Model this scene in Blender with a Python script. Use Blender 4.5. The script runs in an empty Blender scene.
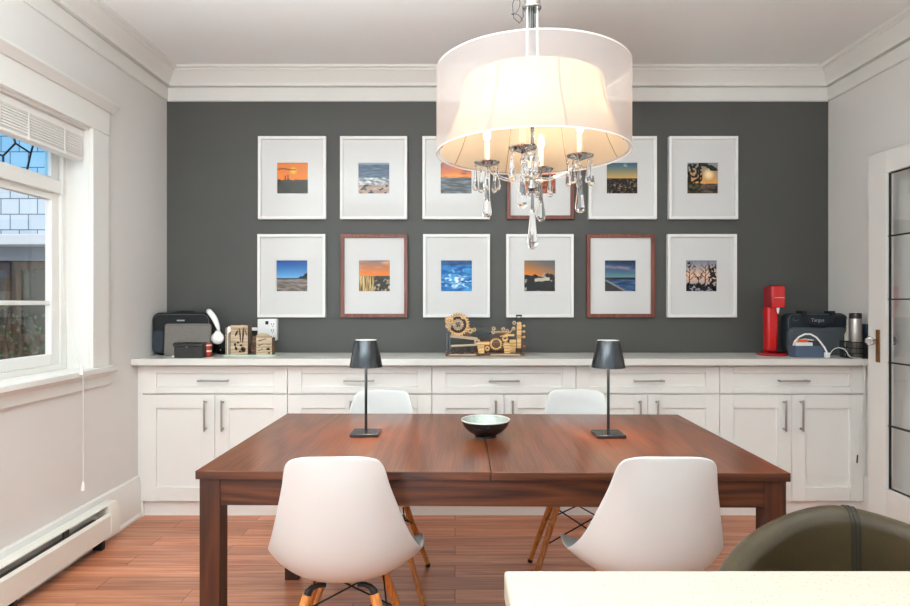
import bpy, bmesh, math, random
from mathutils import Vector, Matrix, noise
from mathutils.geometry import tessellate_polygon

random.seed(7)
sc = bpy.context.scene
COL = sc.collection
PI = math.pi
rad = math.radians
H = 1.256           # camera height
F = 607.0           # focal length in pixels of a 910 wide frame


def X(px, Y): return (px - 455) * Y / F
def Z(py, Y): return H - (py - 303) * Y / F


# ------------------------------------------------------------------ materials
def srgb(r, g, b):
    def c(v):
        v /= 255.0
        return v / 12.92 if v <= .04045 else ((v + .055) / 1.055) ** 2.4
    return (c(r), c(g), c(b), 1.0)


def newmat(name):
    m = bpy.data.materials.new(name)
    m.use_nodes = True
    nt = m.node_tree
    for n in list(nt.nodes):
        nt.nodes.remove(n)
    out = nt.nodes.new('ShaderNodeOutputMaterial')
    return m, nt, out


def N(nt, kind, **kw):
    n = nt.nodes.new(kind)
    for k, v in kw.items():
        if k in n.inputs:
            n.inputs[k].default_value = v
        else:
            setattr(n, k, v)
    return n


def pmat(name, col, rough=.5, metal=0.0, var=0.0, vscale=8.0, bump=0.0, bscale=200.0, spec=.5, coat=0.0, stretch=(1, 1, 1)):
    m, nt, out = newmat(name)
    p = N(nt, 'ShaderNodeBsdfPrincipled')
    p.inputs['Roughness'].default_value = rough
    p.inputs['Metallic'].default_value = metal
    p.inputs['Specular IOR Level'].default_value = spec
    p.inputs['Coat Weight'].default_value = coat
    p.inputs['Coat Roughness'].default_value = .1
    tc = N(nt, 'ShaderNodeTexCoord')
    mp = N(nt, 'ShaderNodeMapping')
    mp.inputs['Scale'].default_value = stretch
    nt.links.new(tc.outputs['Object'], mp.inputs['Vector'])
    ns = N(nt, 'ShaderNodeTexNoise', Scale=vscale, Detail=4.0)
    nt.links.new(mp.outputs[0], ns.inputs['Vector'])
    cr = N(nt, 'ShaderNodeValToRGB')
    v = max(var, .004)
    a = [max(0, c * (1 - v)) for c in col[:3]] + [1]
    b = [min(1, c * (1 + v)) for c in col[:3]] + [1]
    cr.color_ramp.elements[0].position = .3
    cr.color_ramp.elements[1].position = .7
    cr.color_ramp.elements[0].color = a
    cr.color_ramp.elements[1].color = b
    nt.links.new(ns.outputs['Fac'], cr.inputs['Fac'])
    nt.links.new(cr.outputs['Color'], p.inputs['Base Color'])
    if bump > 0:
        n2 = N(nt, 'ShaderNodeTexNoise', Scale=bscale, Detail=3.0)
        nt.links.new(mp.outputs[0], n2.inputs['Vector'])
        bp = N(nt, 'ShaderNodeBump', Strength=bump, Distance=.002)
        nt.links.new(n2.outputs['Fac'], bp.inputs['Height'])
        nt.links.new(bp.outputs['Normal'], p.inputs['Normal'])
    nt.links.new(p.outputs[0], out.inputs['Surface'])
    return m


def wood_mat(name, dark, mid, light, axis, rough=.3, ring=6.0, coat=.2, wr=.75, wf=.65):
    """wood with straight and arched grain; axis = direction of the grain"""
    m, nt, out = newmat(name)
    p = N(nt, 'ShaderNodeBsdfPrincipled')
    p.inputs['Roughness'].default_value = rough
    p.inputs['Coat Weight'].default_value = coat
    p.inputs['Coat Roughness'].default_value = .15
    tc = N(nt, 'ShaderNodeTexCoord')
    st = [1.0, 1.0, 1.0]
    st['xyz'.index(axis)] = .09
    mp = N(nt, 'ShaderNodeMapping')
    mp.inputs['Scale'].default_value = st
    nt.links.new(tc.outputs['Object'], mp.inputs['Vector'])
    n1 = N(nt, 'ShaderNodeTexNoise', Scale=ring, Detail=2.0, Roughness=.5)
    nt.links.new(mp.outputs[0], n1.inputs['Vector'])
    mul = N(nt, 'ShaderNodeMath', operation='MULTIPLY')
    mul.inputs[1].default_value = 16.0
    nt.links.new(n1.outputs['Fac'], mul.inputs[0])
    fr = N(nt, 'ShaderNodeMath', operation='PINGPONG')
    fr.inputs[1].default_value = .5
    nt.links.new(mul.outputs[0], fr.inputs[0])
    n2 = N(nt, 'ShaderNodeTexNoise', Scale=140.0, Detail=3.0, Roughness=.6)
    st2 = [1.0, 1.0, 1.0]
    st2['xyz'.index(axis)] = .03
    mp2 = N(nt, 'ShaderNodeMapping')
    mp2.inputs['Scale'].default_value = st2
    nt.links.new(tc.outputs['Object'], mp2.inputs['Vector'])
    nt.links.new(mp2.outputs[0], n2.inputs['Vector'])
    mx = N(nt, 'ShaderNodeMath', operation='MULTIPLY_ADD')
    mx.inputs[1].default_value = wr
    nt.links.new(fr.outputs[0], mx.inputs[0])
    m3 = N(nt, 'ShaderNodeMath', operation='MULTIPLY')
    m3.inputs[1].default_value = wf
    nt.links.new(n2.outputs['Fac'], m3.inputs[0])
    nt.links.new(m3.outputs[0], mx.inputs[2])
    cr = N(nt, 'ShaderNodeValToRGB')
    cr.color_ramp.elements[0].position = .28
    cr.color_ramp.elements[0].color = dark
    cr.color_ramp.elements[1].position = .78
    cr.color_ramp.elements[1].color = light
    e = cr.color_ramp.elements.new(.5)
    e.color = mid
    nt.links.new(mx.outputs[0], cr.inputs['Fac'])
    nt.links.new(cr.outputs['Color'], p.inputs['Base Color'])
    nt.links.new(p.outputs[0], out.inputs['Surface'])
    return m


def floor_mat():
    m, nt, out = newmat('red_brown_laminate')
    p = N(nt, 'ShaderNodeBsdfPrincipled')
    p.inputs['Roughness'].default_value = .3
    p.inputs['Specular IOR Level'].default_value = .6
    tc = N(nt, 'ShaderNodeTexCoord')
    br = N(nt, 'ShaderNodeTexBrick', Scale=1.0)
    br.offset = .37
    br.inputs['Brick Width'].default_value = 1.15
    br.inputs['Row Height'].default_value = .121
    br.inputs['Mortar Size'].default_value = .0016
    br.inputs['Mortar Smooth'].default_value = .1
    br.inputs['Color1'].default_value = (0, 0, 0, 1)
    br.inputs['Color2'].default_value = (1, 1, 1, 1)
    br.inputs['Mortar'].default_value = (.5, .5, .5, 1)
    nt.links.new(tc.outputs['Object'], br.inputs['Vector'])
    mp = N(nt, 'ShaderNodeMapping')
    mp.inputs['Scale'].default_value = (1.2, 26, 1)
    nt.links.new(tc.outputs['Object'], mp.inputs['Vector'])
    ad = N(nt, 'ShaderNodeVectorMath', operation='ADD')
    nt.links.new(mp.outputs[0], ad.inputs[0])
    sc3 = N(nt, 'ShaderNodeVectorMath', operation='SCALE')
    sc3.inputs['Scale'].default_value = 7.0
    nt.links.new(br.outputs['Color'], sc3.inputs[0])
    nt.links.new(sc3.outputs[0], ad.inputs[1])
    n1 = N(nt, 'ShaderNodeTexNoise', Scale=1.6, Detail=6.0, Roughness=.62, Distortion=.5)
    nt.links.new(ad.outputs[0], n1.inputs['Vector'])
    cr = N(nt, 'ShaderNodeValToRGB')
    cr.color_ramp.elements[0].position = .3
    cr.color_ramp.elements[0].color = srgb(156, 86, 58)
    cr.color_ramp.elements[1].position = .72
    cr.color_ramp.elements[1].color = srgb(232, 166, 128)
    e = cr.color_ramp.elements.new(.5)
    e.color = srgb(206, 130, 94)
    nt.links.new(n1.outputs['Fac'], cr.inputs['Fac'])
    hs = N(nt, 'ShaderNodeMix', data_type='RGBA', blend_type='MULTIPLY')
    hs.inputs[0].default_value = .36
    nt.links.new(cr.outputs['Color'], hs.inputs[6])
    nt.links.new(br.outputs['Color'], hs.inputs[7])
    mm = N(nt, 'ShaderNodeMix', data_type='RGBA')
    nt.links.new(br.outputs['Fac'], mm.inputs[0])
    nt.links.new(hs.outputs[2], mm.inputs[6])
    mm.inputs[7].default_value = srgb(70, 28, 16)
    nt.links.new(mm.outputs[2], p.inputs['Base Color'])
    bp = N(nt, 'ShaderNodeBump', Strength=.25, Distance=.001)
    bp.invert = True
    nt.links.new(br.outputs['Fac'], bp.inputs['Height'])
    nt.links.new(bp.outputs['Normal'], p.inputs['Normal'])
    nt.links.new(p.outputs[0], out.inputs['Surface'])
    return m


def pane_mat(name, tint=(1, 1, 1, 1), refl=1.0, ior=1.45):
    """thin architectural glass: clear with a fresnel reflection"""
    m, nt, out = newmat(name)
    t = N(nt, 'ShaderNodeBsdfTransparent', Color=tint)
    g = N(nt, 'ShaderNodeBsdfGlossy', Roughness=.0)
    fr = N(nt, 'ShaderNodeFresnel')
    ge = N(nt, 'ShaderNodeNewGeometry')
    mr = N(nt, 'ShaderNodeMapRange')
    mr.inputs['To Min'].default_value = ior
    mr.inputs['To Max'].default_value = 1 / ior
    nt.links.new(ge.outputs['Backfacing'], mr.inputs['Value'])
    nt.links.new(mr.outputs[0], fr.inputs['IOR'])
    mu = N(nt, 'ShaderNodeMath', operation='MULTIPLY')
    mu.inputs[1].default_value = refl
    nt.links.new(fr.outputs[0], mu.inputs[0])
    mx = N(nt, 'ShaderNodeMixShader')
    nt.links.new(mu.outputs[0], mx.inputs[0])
    nt.links.new(t.outputs[0], mx.inputs[1])
    nt.links.new(g.outputs[0], mx.inputs[2])
    nt.links.new(mx.outputs[0], out.inputs['Surface'])
    return m


def sheer_mat(name, col, trans, transl):
    """woven fabric: part see-through, part light passing, part matt"""
    m, nt, out = newmat(name)
    t = N(nt, 'ShaderNodeBsdfTransparent')
    d = N(nt, 'ShaderNodeBsdfDiffuse', Color=col)
    tl = N(nt, 'ShaderNodeBsdfTranslucent', Color=col)
    m1 = N(nt, 'ShaderNodeMixShader')
    m1.inputs[0].default_value = transl
    nt.links.new(d.outputs[0], m1.inputs[1])
    nt.links.new(tl.outputs[0], m1.inputs[2])
    m2 = N(nt, 'ShaderNodeMixShader')
    m2.inputs[0].default_value = trans
    nt.links.new(m1.outputs[0], m2.inputs[1])
    nt.links.new(t.outputs[0], m2.inputs[2])
    nt.links.new(m2.outputs[0], out.inputs['Surface'])
    return m


def crystal_mat():
    m, nt, out = newmat('clear_crystal')
    p = N(nt, 'ShaderNodeBsdfPrincipled')
    p.inputs['Base Color'].default_value = (1, 1, 1, 1)
    p.inputs['Roughness'].default_value = .02
    p.inputs['Transmission Weight'].default_value = 1.0
    p.inputs['IOR'].default_value = 1.5
    nt.links.new(p.outputs[0], out.inputs['Surface'])
    return m


def emit_mat(name, col, s):
    m, nt, out = newmat(name)
    e = N(nt, 'ShaderNodeEmission', Color=col, Strength=s)
    nt.links.new(e.outputs[0], out.inputs['Surface'])
    return m


def attr_mat():
    m, nt, out = newmat('photo_print')
    a = N(nt, 'ShaderNodeAttribute', attribute_name='print')
    p = N(nt, 'ShaderNodeBsdfPrincipled')
    p.inputs['Roughness'].default_value = .6
    p.inputs['Specular IOR Level'].default_value = .1
    nt.links.new(a.outputs['Color'], p.inputs['Base Color'])
    nt.links.new(p.outputs[0], out.inputs['Surface'])
    return m


def speckle_mat(name, base, dark, light, rough=.25):
    m, nt, out = newmat(name)
    p = N(nt, 'ShaderNodeBsdfPrincipled')
    p.inputs['Roughness'].default_value = rough
    tc = N(nt, 'ShaderNodeTexCoord')
    v = N(nt, 'ShaderNodeTexNoise', Scale=330.0, Detail=2.0, Roughness=.6)
    nt.links.new(tc.outputs['Object'], v.inputs['Vector'])
    cr = N(nt, 'ShaderNodeValToRGB')
    cr.color_ramp.elements[0].position = .28
    cr.color_ramp.elements[0].color = dark
    cr.color_ramp.elements[1].position = .74
    cr.color_ramp.elements[1].color = light
    e = cr.color_ramp.elements.new(.4)
    e.color = base
    e = cr.color_ramp.elements.new(.62)
    e.color = base
    nt.links.new(v.outputs['Fac'], cr.inputs['Fac'])
    nt.links.new(cr.outputs['Color'], p.inputs['Base Color'])
    nt.links.new(p.outputs[0], out.inputs['Surface'])
    return m


def shingle_mat():
    m, nt, out = newmat('pale_shingles')
    p = N(nt, 'ShaderNodeBsdfPrincipled')
    p.inputs['Roughness'].default_value = .8
    tc = N(nt, 'ShaderNodeTexCoord')
    mp = N(nt, 'ShaderNodeMapping')
    mp.inputs['Rotation'].default_value = (rad(-90), 0, 0)
    nt.links.new(tc.outputs['Object'], mp.inputs['Vector'])
    br = N(nt, 'ShaderNodeTexBrick', Scale=1.0)
    br.inputs['Brick Width'].default_value = .21
    br.inputs['Row Height'].default_value = .18
    br.inputs['Mortar Size'].default_value = .006
    br.inputs['Color1'].default_value = srgb(192, 206, 219)
    br.inputs['Color2'].default_value = srgb(206, 219, 230)
    br.inputs['Mortar'].default_value = srgb(92, 110, 130)
    nt.links.new(mp.outputs[0], br.inputs['Vector'])
    nt.links.new(br.outputs['Color'], p.inputs['Base Color'])
    nt.links.new(p.outputs[0], out.inputs['Surface'])
    return m


M = {
    'wall': pmat('light_grey_paint', srgb(222, 219, 215), .75),
    'dark_wall': pmat('charcoal_green_paint', srgb(77, 77, 74), .55, var=.03, vscale=3),
    'ceiling': pmat('ceiling_paint', srgb(237, 237, 236), .85),
    'trim': pmat('white_trim_paint', srgb(226, 224, 219), .45),
    'cabinet': pmat('white_cabinet_paint', srgb(232, 231, 227), .4),
    'floor': floor_mat(),
    'quartz': speckle_mat('pale_quartz', srgb(218, 216, 210), srgb(200, 196, 188), srgb(230, 228, 224), .25),
    'island': speckle_mat('cream_quartz', srgb(172, 163, 148), srgb(136, 122, 104), srgb(188, 182, 172), .3),
    'top_wood': wood_mat('walnut_stain_top', srgb(74, 36, 20), srgb(108, 58, 34), srgb(136, 80, 48), 'y', .3, 2.6, .25, .42, .82),
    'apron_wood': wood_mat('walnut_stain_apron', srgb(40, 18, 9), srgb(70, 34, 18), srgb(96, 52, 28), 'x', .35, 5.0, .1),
    'leg_wood': wood_mat('walnut_stain_leg', srgb(40, 18, 9), srgb(60, 29, 16), srgb(78, 40, 22), 'z', .35, 6.0, .1),
    'beech': wood_mat('honey_beech', srgb(176, 104, 44), srgb(200, 126, 58), srgb(216, 148, 78), 'z', .4, 12.0, .1),
    'shell': pmat('white_plastic', srgb(200, 200, 198), .35),
    'black_metal': pmat('black_metal', srgb(22, 22, 22), .4, metal=.4),
    'lamp_metal': pmat('dark_grey_metal', srgb(70, 73, 76), .24, metal=.85),
    'lamp_white': pmat('opal_white_disc', srgb(240, 238, 232), .4),
    'chrome': pmat('polished_chrome', srgb(178, 176, 172), .12, metal=1.0),
    'steel': pmat('brushed_nickel', srgb(176, 173, 168), .32, metal=.8),
    'white_frame': pmat('white_frame_paint', srgb(232, 230, 227), .4),
    'brown_frame': wood_mat('red_brown_frame', srgb(90, 40, 28), srgb(118, 58, 42), srgb(136, 74, 54), 'z', .4, 10.0, .1),
    'mat_board': pmat('white_mat_board', srgb(214, 213, 211), .8),
    'print': attr_mat(),
    'pic_glass': pane_mat('picture_glass', refl=.45),
    'pane': pane_mat('window_glass', refl=.8),
    'blue_pane': pane_mat('blue_tinted_glass', tint=(.66, .87, 1.0, 1), refl=.8),
    'door_pane': pane_mat('door_glass', tint=(1, 1, 1, 1), refl=1.6),
    'lead': pmat('dark_lead', srgb(40, 42, 44), .4, metal=.6),
    'brass': pmat('aged_brass', srgb(150, 106, 62), .35, metal=.7, var=.2, vscale=30),
    'crystal': crystal_mat(),
    'sheer': sheer_mat('sheer_organza', srgb(206, 197, 196), .50, .45),
    'bell': sheer_mat('cream_lampshade', srgb(216, 196, 170), .0, .66),
    'candle': pmat('ivory_candle_sleeve', srgb(240, 226, 200), .5),
    'bulb': emit_mat('lit_bulb', (1, .82, .6, 1), 3),
    'leather': pmat('olive_black_leather', srgb(56, 46, 28), .33, var=.16, vscale=14, bump=.25, bscale=420),
    'thread': pmat('dark_thread', srgb(24, 22, 15), .6),
    'heater': pmat('ivory_enamel', srgb(226, 223, 214), .4),
    'dark_gap': pmat('dark_fins', srgb(38, 38, 36), .6, metal=.3),
    'fin': pmat('aluminium_fins', srgb(150, 148, 140), .4, metal=.6),
    'blind': pmat('white_blind', srgb(232, 230, 226), .5),
    'cord': pmat('white_cord', srgb(228, 226, 222), .5),
    'nylon': pmat('black_nylon', srgb(14, 15, 18), .65, bump=.3, bscale=500),
    'nylon_teal': pmat('dark_teal_nylon', srgb(24, 38, 46), .65, bump=.3, bscale=500),
    'nylon_grey': pmat('grey_nylon', srgb(78, 84, 90), .7, bump=.3, bscale=500),
    'nylon_slate': pmat('slate_mesh', srgb(44, 52, 60), .7, bump=.4, bscale=700),
    'grey_fabric': pmat('grey_heather', srgb(122, 117, 111), .85, var=.1, vscale=120, bump=.3, bscale=600),
    'char_plastic': pmat('charcoal_plastic', srgb(44, 42, 42), .4),
    'black_plastic': pmat('black_plastic', srgb(14, 14, 15), .35),
    'white_plastic': pmat('gloss_white_plastic', srgb(238, 237, 235), .25),
    'copper': pmat('copper_red', srgb(176, 70, 46), .3, metal=.5),
    'silver_band': pmat('pale_band', srgb(226, 206, 196), .35, metal=.2),
    'ply': wood_mat('laser_cut_plywood', srgb(152, 130, 104), srgb(180, 157, 128), srgb(200, 180, 152), 'x', .6, 8.0, 0),
    'ply_dark': wood_mat('dark_plywood', srgb(74, 50, 34), srgb(104, 74, 50), srgb(130, 96, 66), 'x', .6, 8.0, 0),
    'ply_gold': wood_mat('golden_plywood', srgb(176, 126, 70), srgb(214, 168, 106), srgb(232, 196, 140), 'x', .55, 8.0, 0),
    'edge_ply': pmat('charred_edge', srgb(66, 46, 32), .7),
    'tray': pmat('pale_green_glass', srgb(188, 208, 198), .12),
    'red': pmat('gloss_red', srgb(206, 14, 20), .18, coat=.5),
    'red_dark': pmat('crimson_red', srgb(150, 12, 26), .25, coat=.4),
    'blue_box': pmat('blue_grey_card', srgb(78, 94, 116), .6),
    'orange': pmat('orange_plastic', srgb(232, 96, 40), .4),
    'navy': pmat('navy_cloth', srgb(22, 36, 54), .6),
    'bowl_out': pmat('black_green_glaze', srgb(26, 28, 30), .15, var=.6, vscale=60),
    'bowl_in': pmat('celadon_glaze', srgb(168, 176, 168), .2, var=.15, vscale=40),
    'rim': pmat('pale_rim_glaze', srgb(206, 208, 204), .2),
    'shingle': shingle_mat(),
    'fascia': pmat('blue_grey_fascia', srgb(112, 122, 136), .6),
    'out_white': pmat('exterior_white', srgb(206, 212, 220), .6),
    'out_brown': pmat('brown_timber', srgb(74, 56, 38), .7, var=.6, vscale=3, stretch=(6, 1, 1)),
    'out_glass': pmat('dark_window', srgb(52, 54, 38), .25, var=.8, vscale=2.5, stretch=(3, 1, 1)),
    'leaf': pmat('green_leaves', srgb(66, 92, 58), .6, var=.5, vscale=9),
    'stem': pmat('stem_brown', srgb(60, 48, 36), .8),
    'ground': pmat('pale_paving', srgb(150, 146, 138), .9, var=.1),
    'text_grey': pmat('pale_print', srgb(170, 172, 176), .5),
}


# ------------------------------------------------------------------ mesh builder
class B:
    def __init__(self):
        self.bm = bmesh.new()

    def box(self, x0, x1, y0, y1, z0, z1):
        r = bmesh.ops.create_cube(self.bm, size=1.0)
        for v in r['verts']:
            v.co = Vector((x0 + (v.co.x + .5) * (x1 - x0), y0 + (v.co.y + .5) * (y1 - y0), z0 + (v.co.z + .5) * (z1 - z0)))
        return self

    def xbox(self, mat4, sx, sy, sz):
        r = bmesh.ops.create_cube(self.bm, size=1.0)
        for v in r['verts']:
            v.co = mat4 @ Vector((v.co.x * sx, v.co.y * sy, v.co.z * sz))
        return self

    def cyl(self, p, q, r0, r1=None, n=16, caps=True):
        r1 = r0 if r1 is None else r1
        p, q = Vector(p), Vector(q)
        d = (q - p)
        qt = d.to_track_quat('Z', 'Y')
        mt = Matrix.Translation((p + q) / 2) @ qt.to_matrix().to_4x4()
        bmesh.ops.create_cone(self.bm, cap_ends=caps, cap_tris=False, segments=n, radius1=r0, radius2=r1, depth=d.length, matrix=mt)
        return self

    def ball(self, c, r, n=12, sq=(1, 1, 1)):
        mt = Matrix.Translation(Vector(c)) @ Matrix.Diagonal((sq[0], sq[1], sq[2], 1))
        bmesh.ops.create_uvsphere(self.bm, u_segments=n, v_segments=max(6, n // 2 + 2), radius=r, matrix=mt)
        return self

    def lathe(self, prof, c=(0, 0, 0), n=32, mt=None):
        """prof: list of (r, z); revolved about Z through c"""
        rings = []
        c = Vector(c)
        for r, z in prof:
            if r < 1e-6:
                co = Vector((0, 0, z))
                rings.append([self.bm.verts.new((mt @ co if mt else co) + c)])
            else:
                ring = []
                for i in range(n):
                    a = 2 * PI * i / n
                    co = Vector((r * math.cos(a), r * math.sin(a), z))
                    ring.append(self.bm.verts.new((mt @ co if mt else co) + c))
                rings.append(ring)
        for a, b in zip(rings, rings[1:]):
            for i in range(n):
                j = (i + 1) % n
                if len(a) == 1 and len(b) == 1:
                    continue
                if len(a) == 1:
                    f = (a[0], b[j], b[i])
                elif len(b) == 1:
                    f = (a[i], a[j], b[0])
                else:
                    f = (a[i], a[j], b[j], b[i])
                try:
                    self.bm.faces.new(f)
                except ValueError:
                    pass
        return self

    def tube(self, pts, r, n=8, closed=False):
        pts = [Vector(p) for p in pts]
        rs = r if isinstance(r, (list, tuple)) else [r] * len(pts)
        m = len(pts)
        rings = []
        up = None
        for i, p in enumerate(pts):
            if closed:
                t = pts[(i + 1) % m] - pts[i - 1]
            else:
                t = pts[min(i + 1, m - 1)] - pts[max(i - 1, 0)]
            t.normalize()
            if up is None:
                up = Vector((0, 0, 1)) if abs(t.z) < .9 else Vector((1, 0, 0))
            s = t.cross(up)
            if s.length < 1e-5:
                s = t.cross(Vector((0, 1, 0)))
            s.normalize()
            up = s.cross(t).normalized()
            rings.append([self.bm.verts.new(p + rs[i] * (math.cos(2 * PI * k / n) * s + math.sin(2 * PI * k / n) * up)) for k in range(n)])
        pairs = list(zip(rings, rings[1:])) + ([(rings[-1], rings[0])] if closed else [])
        for a, b in pairs:
            for k in range(n):
                l = (k + 1) % n
                self.bm.faces.new((a[k], a[l], b[l], b[k]))
        if not closed:
            self.bm.faces.new(list(reversed(rings[0])))
            self.bm.faces.new(rings[-1])
        return self

    def prism(self, poly, d0, d1, axis='y', holes=()):
        """poly in the plane across `axis`; axis y -> (x, z), axis x -> (y, z), axis z -> (x, y)"""
        def co(p, d):
            if axis == 'y':
                return (p[0], d, p[1])
            if axis == 'x':
                return (d, p[0], p[1])
            return (p[0], p[1], d)
        loops = [list(poly)] + [list(h) for h in holes]
        flat = [p for l in loops for p in l]
        tris = tessellate_polygon([[Vector((p[0], p[1], 0)) for p in l] for l in loops])
        va = [self.bm.verts.new(co(p, d0)) for p in flat]
        vb = [self.bm.verts.new(co(p, d1)) for p in flat]
        if not holes:
            self.bm.faces.new(va)
            self.bm.faces.new(list(reversed(vb)))
        else:
            for t in tris:
                try:
                    self.bm.faces.new([va[i] for i in t])
                    self.bm.faces.new([vb[i] for i in reversed(t)])
                except ValueError:
                    pass
        o = 0
        for l in loops:
            k = len(l)
            for i in range(k):
                j = (i + 1) % k
                self.bm.faces.new((va[o + i], va[o + j], vb[o + j], vb[o + i]))
            o += k
        return self

    def grid(self, rows):
        vs = [[self.bm.verts.new(p) for p in r] for r in rows]
        for a, b in zip(vs, vs[1:]):
            for i in range(len(a) - 1):
                self.bm.faces.new((a[i], a[i + 1], b[i + 1], b[i]))
        return self

    def build(self, name, mat, parent=None, loc=None, rotz=0, bevel=0, seg=2, angle=35, subd=0, solid=0, soff=0, recalc=True):
        if recalc:
            bmesh.ops.recalc_face_normals(self.bm, faces=self.bm.faces)
        me = bpy.data.meshes.new(name)
        self.bm.to_mesh(me)
        self.bm.free()
        me.materials.append(M[mat] if isinstance(mat, str) else mat)
        me.shade_smooth()
        me.set_sharp_from_angle(angle=rad(angle))
        o = bpy.data.objects.new(name, me)
        COL.objects.link(o)
        if parent:
            o.parent = parent
        if loc:
            o.location = loc
        if rotz:
            o.rotation_euler.z = rotz
        if solid:
            s = o.modifiers.new('thickness', 'SOLIDIFY')
            s.thickness = solid
            s.offset = soff
        if bevel:
            b = o.modifiers.new('bevel', 'BEVEL')
            b.width = bevel
            b.segments = seg
            b.limit_method = 'ANGLE'
            b.angle_limit = rad(40)
        if subd:
            s = o.modifiers.new('smooth', 'SUBSURF')
            s.levels = subd
            s.render_levels = subd
        return o


def rrect(x0, x1, z0, z1, r, n=6, r2=None):
    """rounded rectangle outline; r bottom corners, r2 top corners"""
    r2 = r if r2 is None else r2
    pts = []
    for cx, cz, a0, rr in ((x1 - r, z0 + r, -90, r), (x1 - r2, z1 - r2, 0, r2), (x0 + r2, z1 - r2, 90, r2), (x0 + r, z0 + r, 180, r)):
        for i in range(n + 1):
            a = rad(a0 + 90 * i / n)
            pts.append((cx + rr * math.cos(a), cz + rr * math.sin(a)))
    return pts


def circ(cx, cz, r, n=24):
    return [(cx + r * math.cos(2 * PI * i / n), cz + r * math.sin(2 * PI * i / n)) for i in range(n)]


def thing(name, label, cat, loc=(0, 0, 0), rotz=0, group=None):
    o = bpy.data.objects.new(name, None)
    o.empty_display_size = .05
    COL.objects.link(o)
    o.location = loc
    o.rotation_euler = (0, 0, rotz)
    o['label'] = label
    o['category'] = cat
    if group:
        o['group'] = group
    return o


def tag(o, label, cat, group=None, kind=None):
    o['label'] = label
    o['category'] = cat
    if group:
        o['group'] = group
    if kind:
        o['kind'] = kind
    return o


def struct(o, label, cat):
    o['kind'] = 'structure'
    o['label'] = label
    o['category'] = cat
    return o


def copy_tree(o, parent=None):
    c = o.copy()
    COL.objects.link(c)
    if parent:
        c.parent = parent
        c.matrix_parent_inverse = o.matrix_parent_inverse.copy()
    for ch in list(o.children):
        copy_tree(ch, c)
    return c


# ------------------------------------------------------------------ room
WL, WR, WB = -1.867, 2.418, 3.933      # left wall, right wall, back wall
YR = -1.4                              # open end of the room behind the camera
CE = 2.762
WY0, WY1, WZ0, WZ1 = 1.55, 3.105, .922, 2.147    # window opening

struct(B().box(WL - .15, WR + .15, YR, WB + .15, -.1, 0).build('floor', 'floor'), 'red-brown wood laminate floor laid in planks across the room', 'floor')
struct(B().box(WL - .15, WR + .15, YR, WB + .15, CE, CE + .1).build('ceiling', 'ceiling'), 'plain pale grey ceiling', 'ceiling')
struct(B().box(WL - .15, WR + .15, WB, WB + .15, 0, CE).build('wall_back', 'dark_wall'), 'charcoal painted back wall behind the twelve framed photos', 'wall')
b = B()
b.box(WL - .15, WL, YR, WY0, 0, CE).box(WL - .15, WL, WY1, WB, 0, CE)
b.box(WL - .15, WL, WY0, WY1, 0, WZ0 - .031).box(WL - .15, WL, WY0, WY1, WZ1, CE)
struct(b.build('wall_left', 'wall'), 'light grey left wall around the window', 'wall')
struct(B().box(WR, WR + .15, YR, WB, 0, CE).build('wall_right', 'wall'), 'light grey right wall behind the open glass door', 'wall')

# crown moulding with a frieze board below
def crown_poly():
    z0, z1, z2 = 2.560, 2.652, CE
    return [(0, z0), (.010, z0), (.014, z0 + .006), (.014, z1 - .007), (.002, z1 - .006), (.002, z1), (.034, z1 + .001), (.036, z1 + .014), (.040, z1 + .022),
            (.052, z1 + .040), (.070, z1 + .062), (.082, z1 + .078), (.090, z1 + .082), (.092, z1 + .092), (.106, z1 + .096), (.112, z2), (0, z2)]
cp = crown_poly()
struct(B().prism([(WB - d, z) for d, z in cp], WL, WR, 'x').build('trim_1', 'trim', angle=20), 'white crown moulding above the charcoal back wall', 'moulding')
struct(B().prism([(WL + d, z) for d, z in cp], YR, WB, 'y').build('trim_2', 'trim', angle=20), 'white crown moulding above the left window wall', 'moulding')
struct(B().prism([(WR - d, z) for d, z in cp], YR, WB, 'y').build('trim_3', 'trim', angle=20), 'white crown moulding above the right wall', 'moulding')

# baseboards
bp = [(0, 0), (.026, 0), (.026, .012), (.018, .026), (.018, .205), (.012, .222), (.012, .232), (.006, .243), (0, .243)]
struct(B().prism([(WL + d, z) for d, z in bp], YR, 3.60, 'y').build('baseboard_left', 'trim', angle=25), 'tall white baseboard along the left wall', 'baseboard')
struct(B().prism([(WR - d, z) for d, z in bp], YR, 3.60, 'y').build('baseboard_right', 'trim', angle=25), 'tall white baseboard along the right wall', 'baseboard')

# ------------------------------------------------------------------ window
w = bpy.data.objects.new('window_1', None)
COL.objects.link(w)
w.location = (WL, WY1, WZ0)
struct(w, 'white framed window with leaded transom in the left wall', 'window')
def wl(b, name, mat, bevel=0, **k):        # build in world coordinates under the window
    o = b.build(name, mat, w, bevel=bevel, **k)
    o.location = (-WL, -WY1, -WZ0)
    return o
b = B()
b.box(WL, WL + .022, WY1 - .01, WY1 + .135, WZ0, WZ1)
b.box(WL, WL + .022, WY0 - .135, WY0 + .01, WZ0, WZ1)
wl(b, 'casing', 'trim', .003)
b = B()
b.box(WL, WL + .024, WY0 - .137, WY1 + .137, WZ1, WZ1 + .125)
b.prism([(WL, WZ1 + .125), (WL + .030, WZ1 + .125), (WL + .040, WZ1 + .135), (WL + .056, WZ1 + .150), (WL + .066, WZ1 + .158), (WL + .066, WZ1 + .170), (WL, WZ1 + .170)], WY0 - .165, WY1 + .165, 'y')
wl(b, 'header', 'trim', .002)
b = B()
b.box(WL - .13, WL, WY0 + .001, WY1 - .001, WZ0 - .03, WZ0)
b.box(WL, WL + .055, WY0 - .16, WY1 + .16, WZ0 - .03, WZ0)
wl(b, 'window_sill', 'trim', .005)
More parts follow.
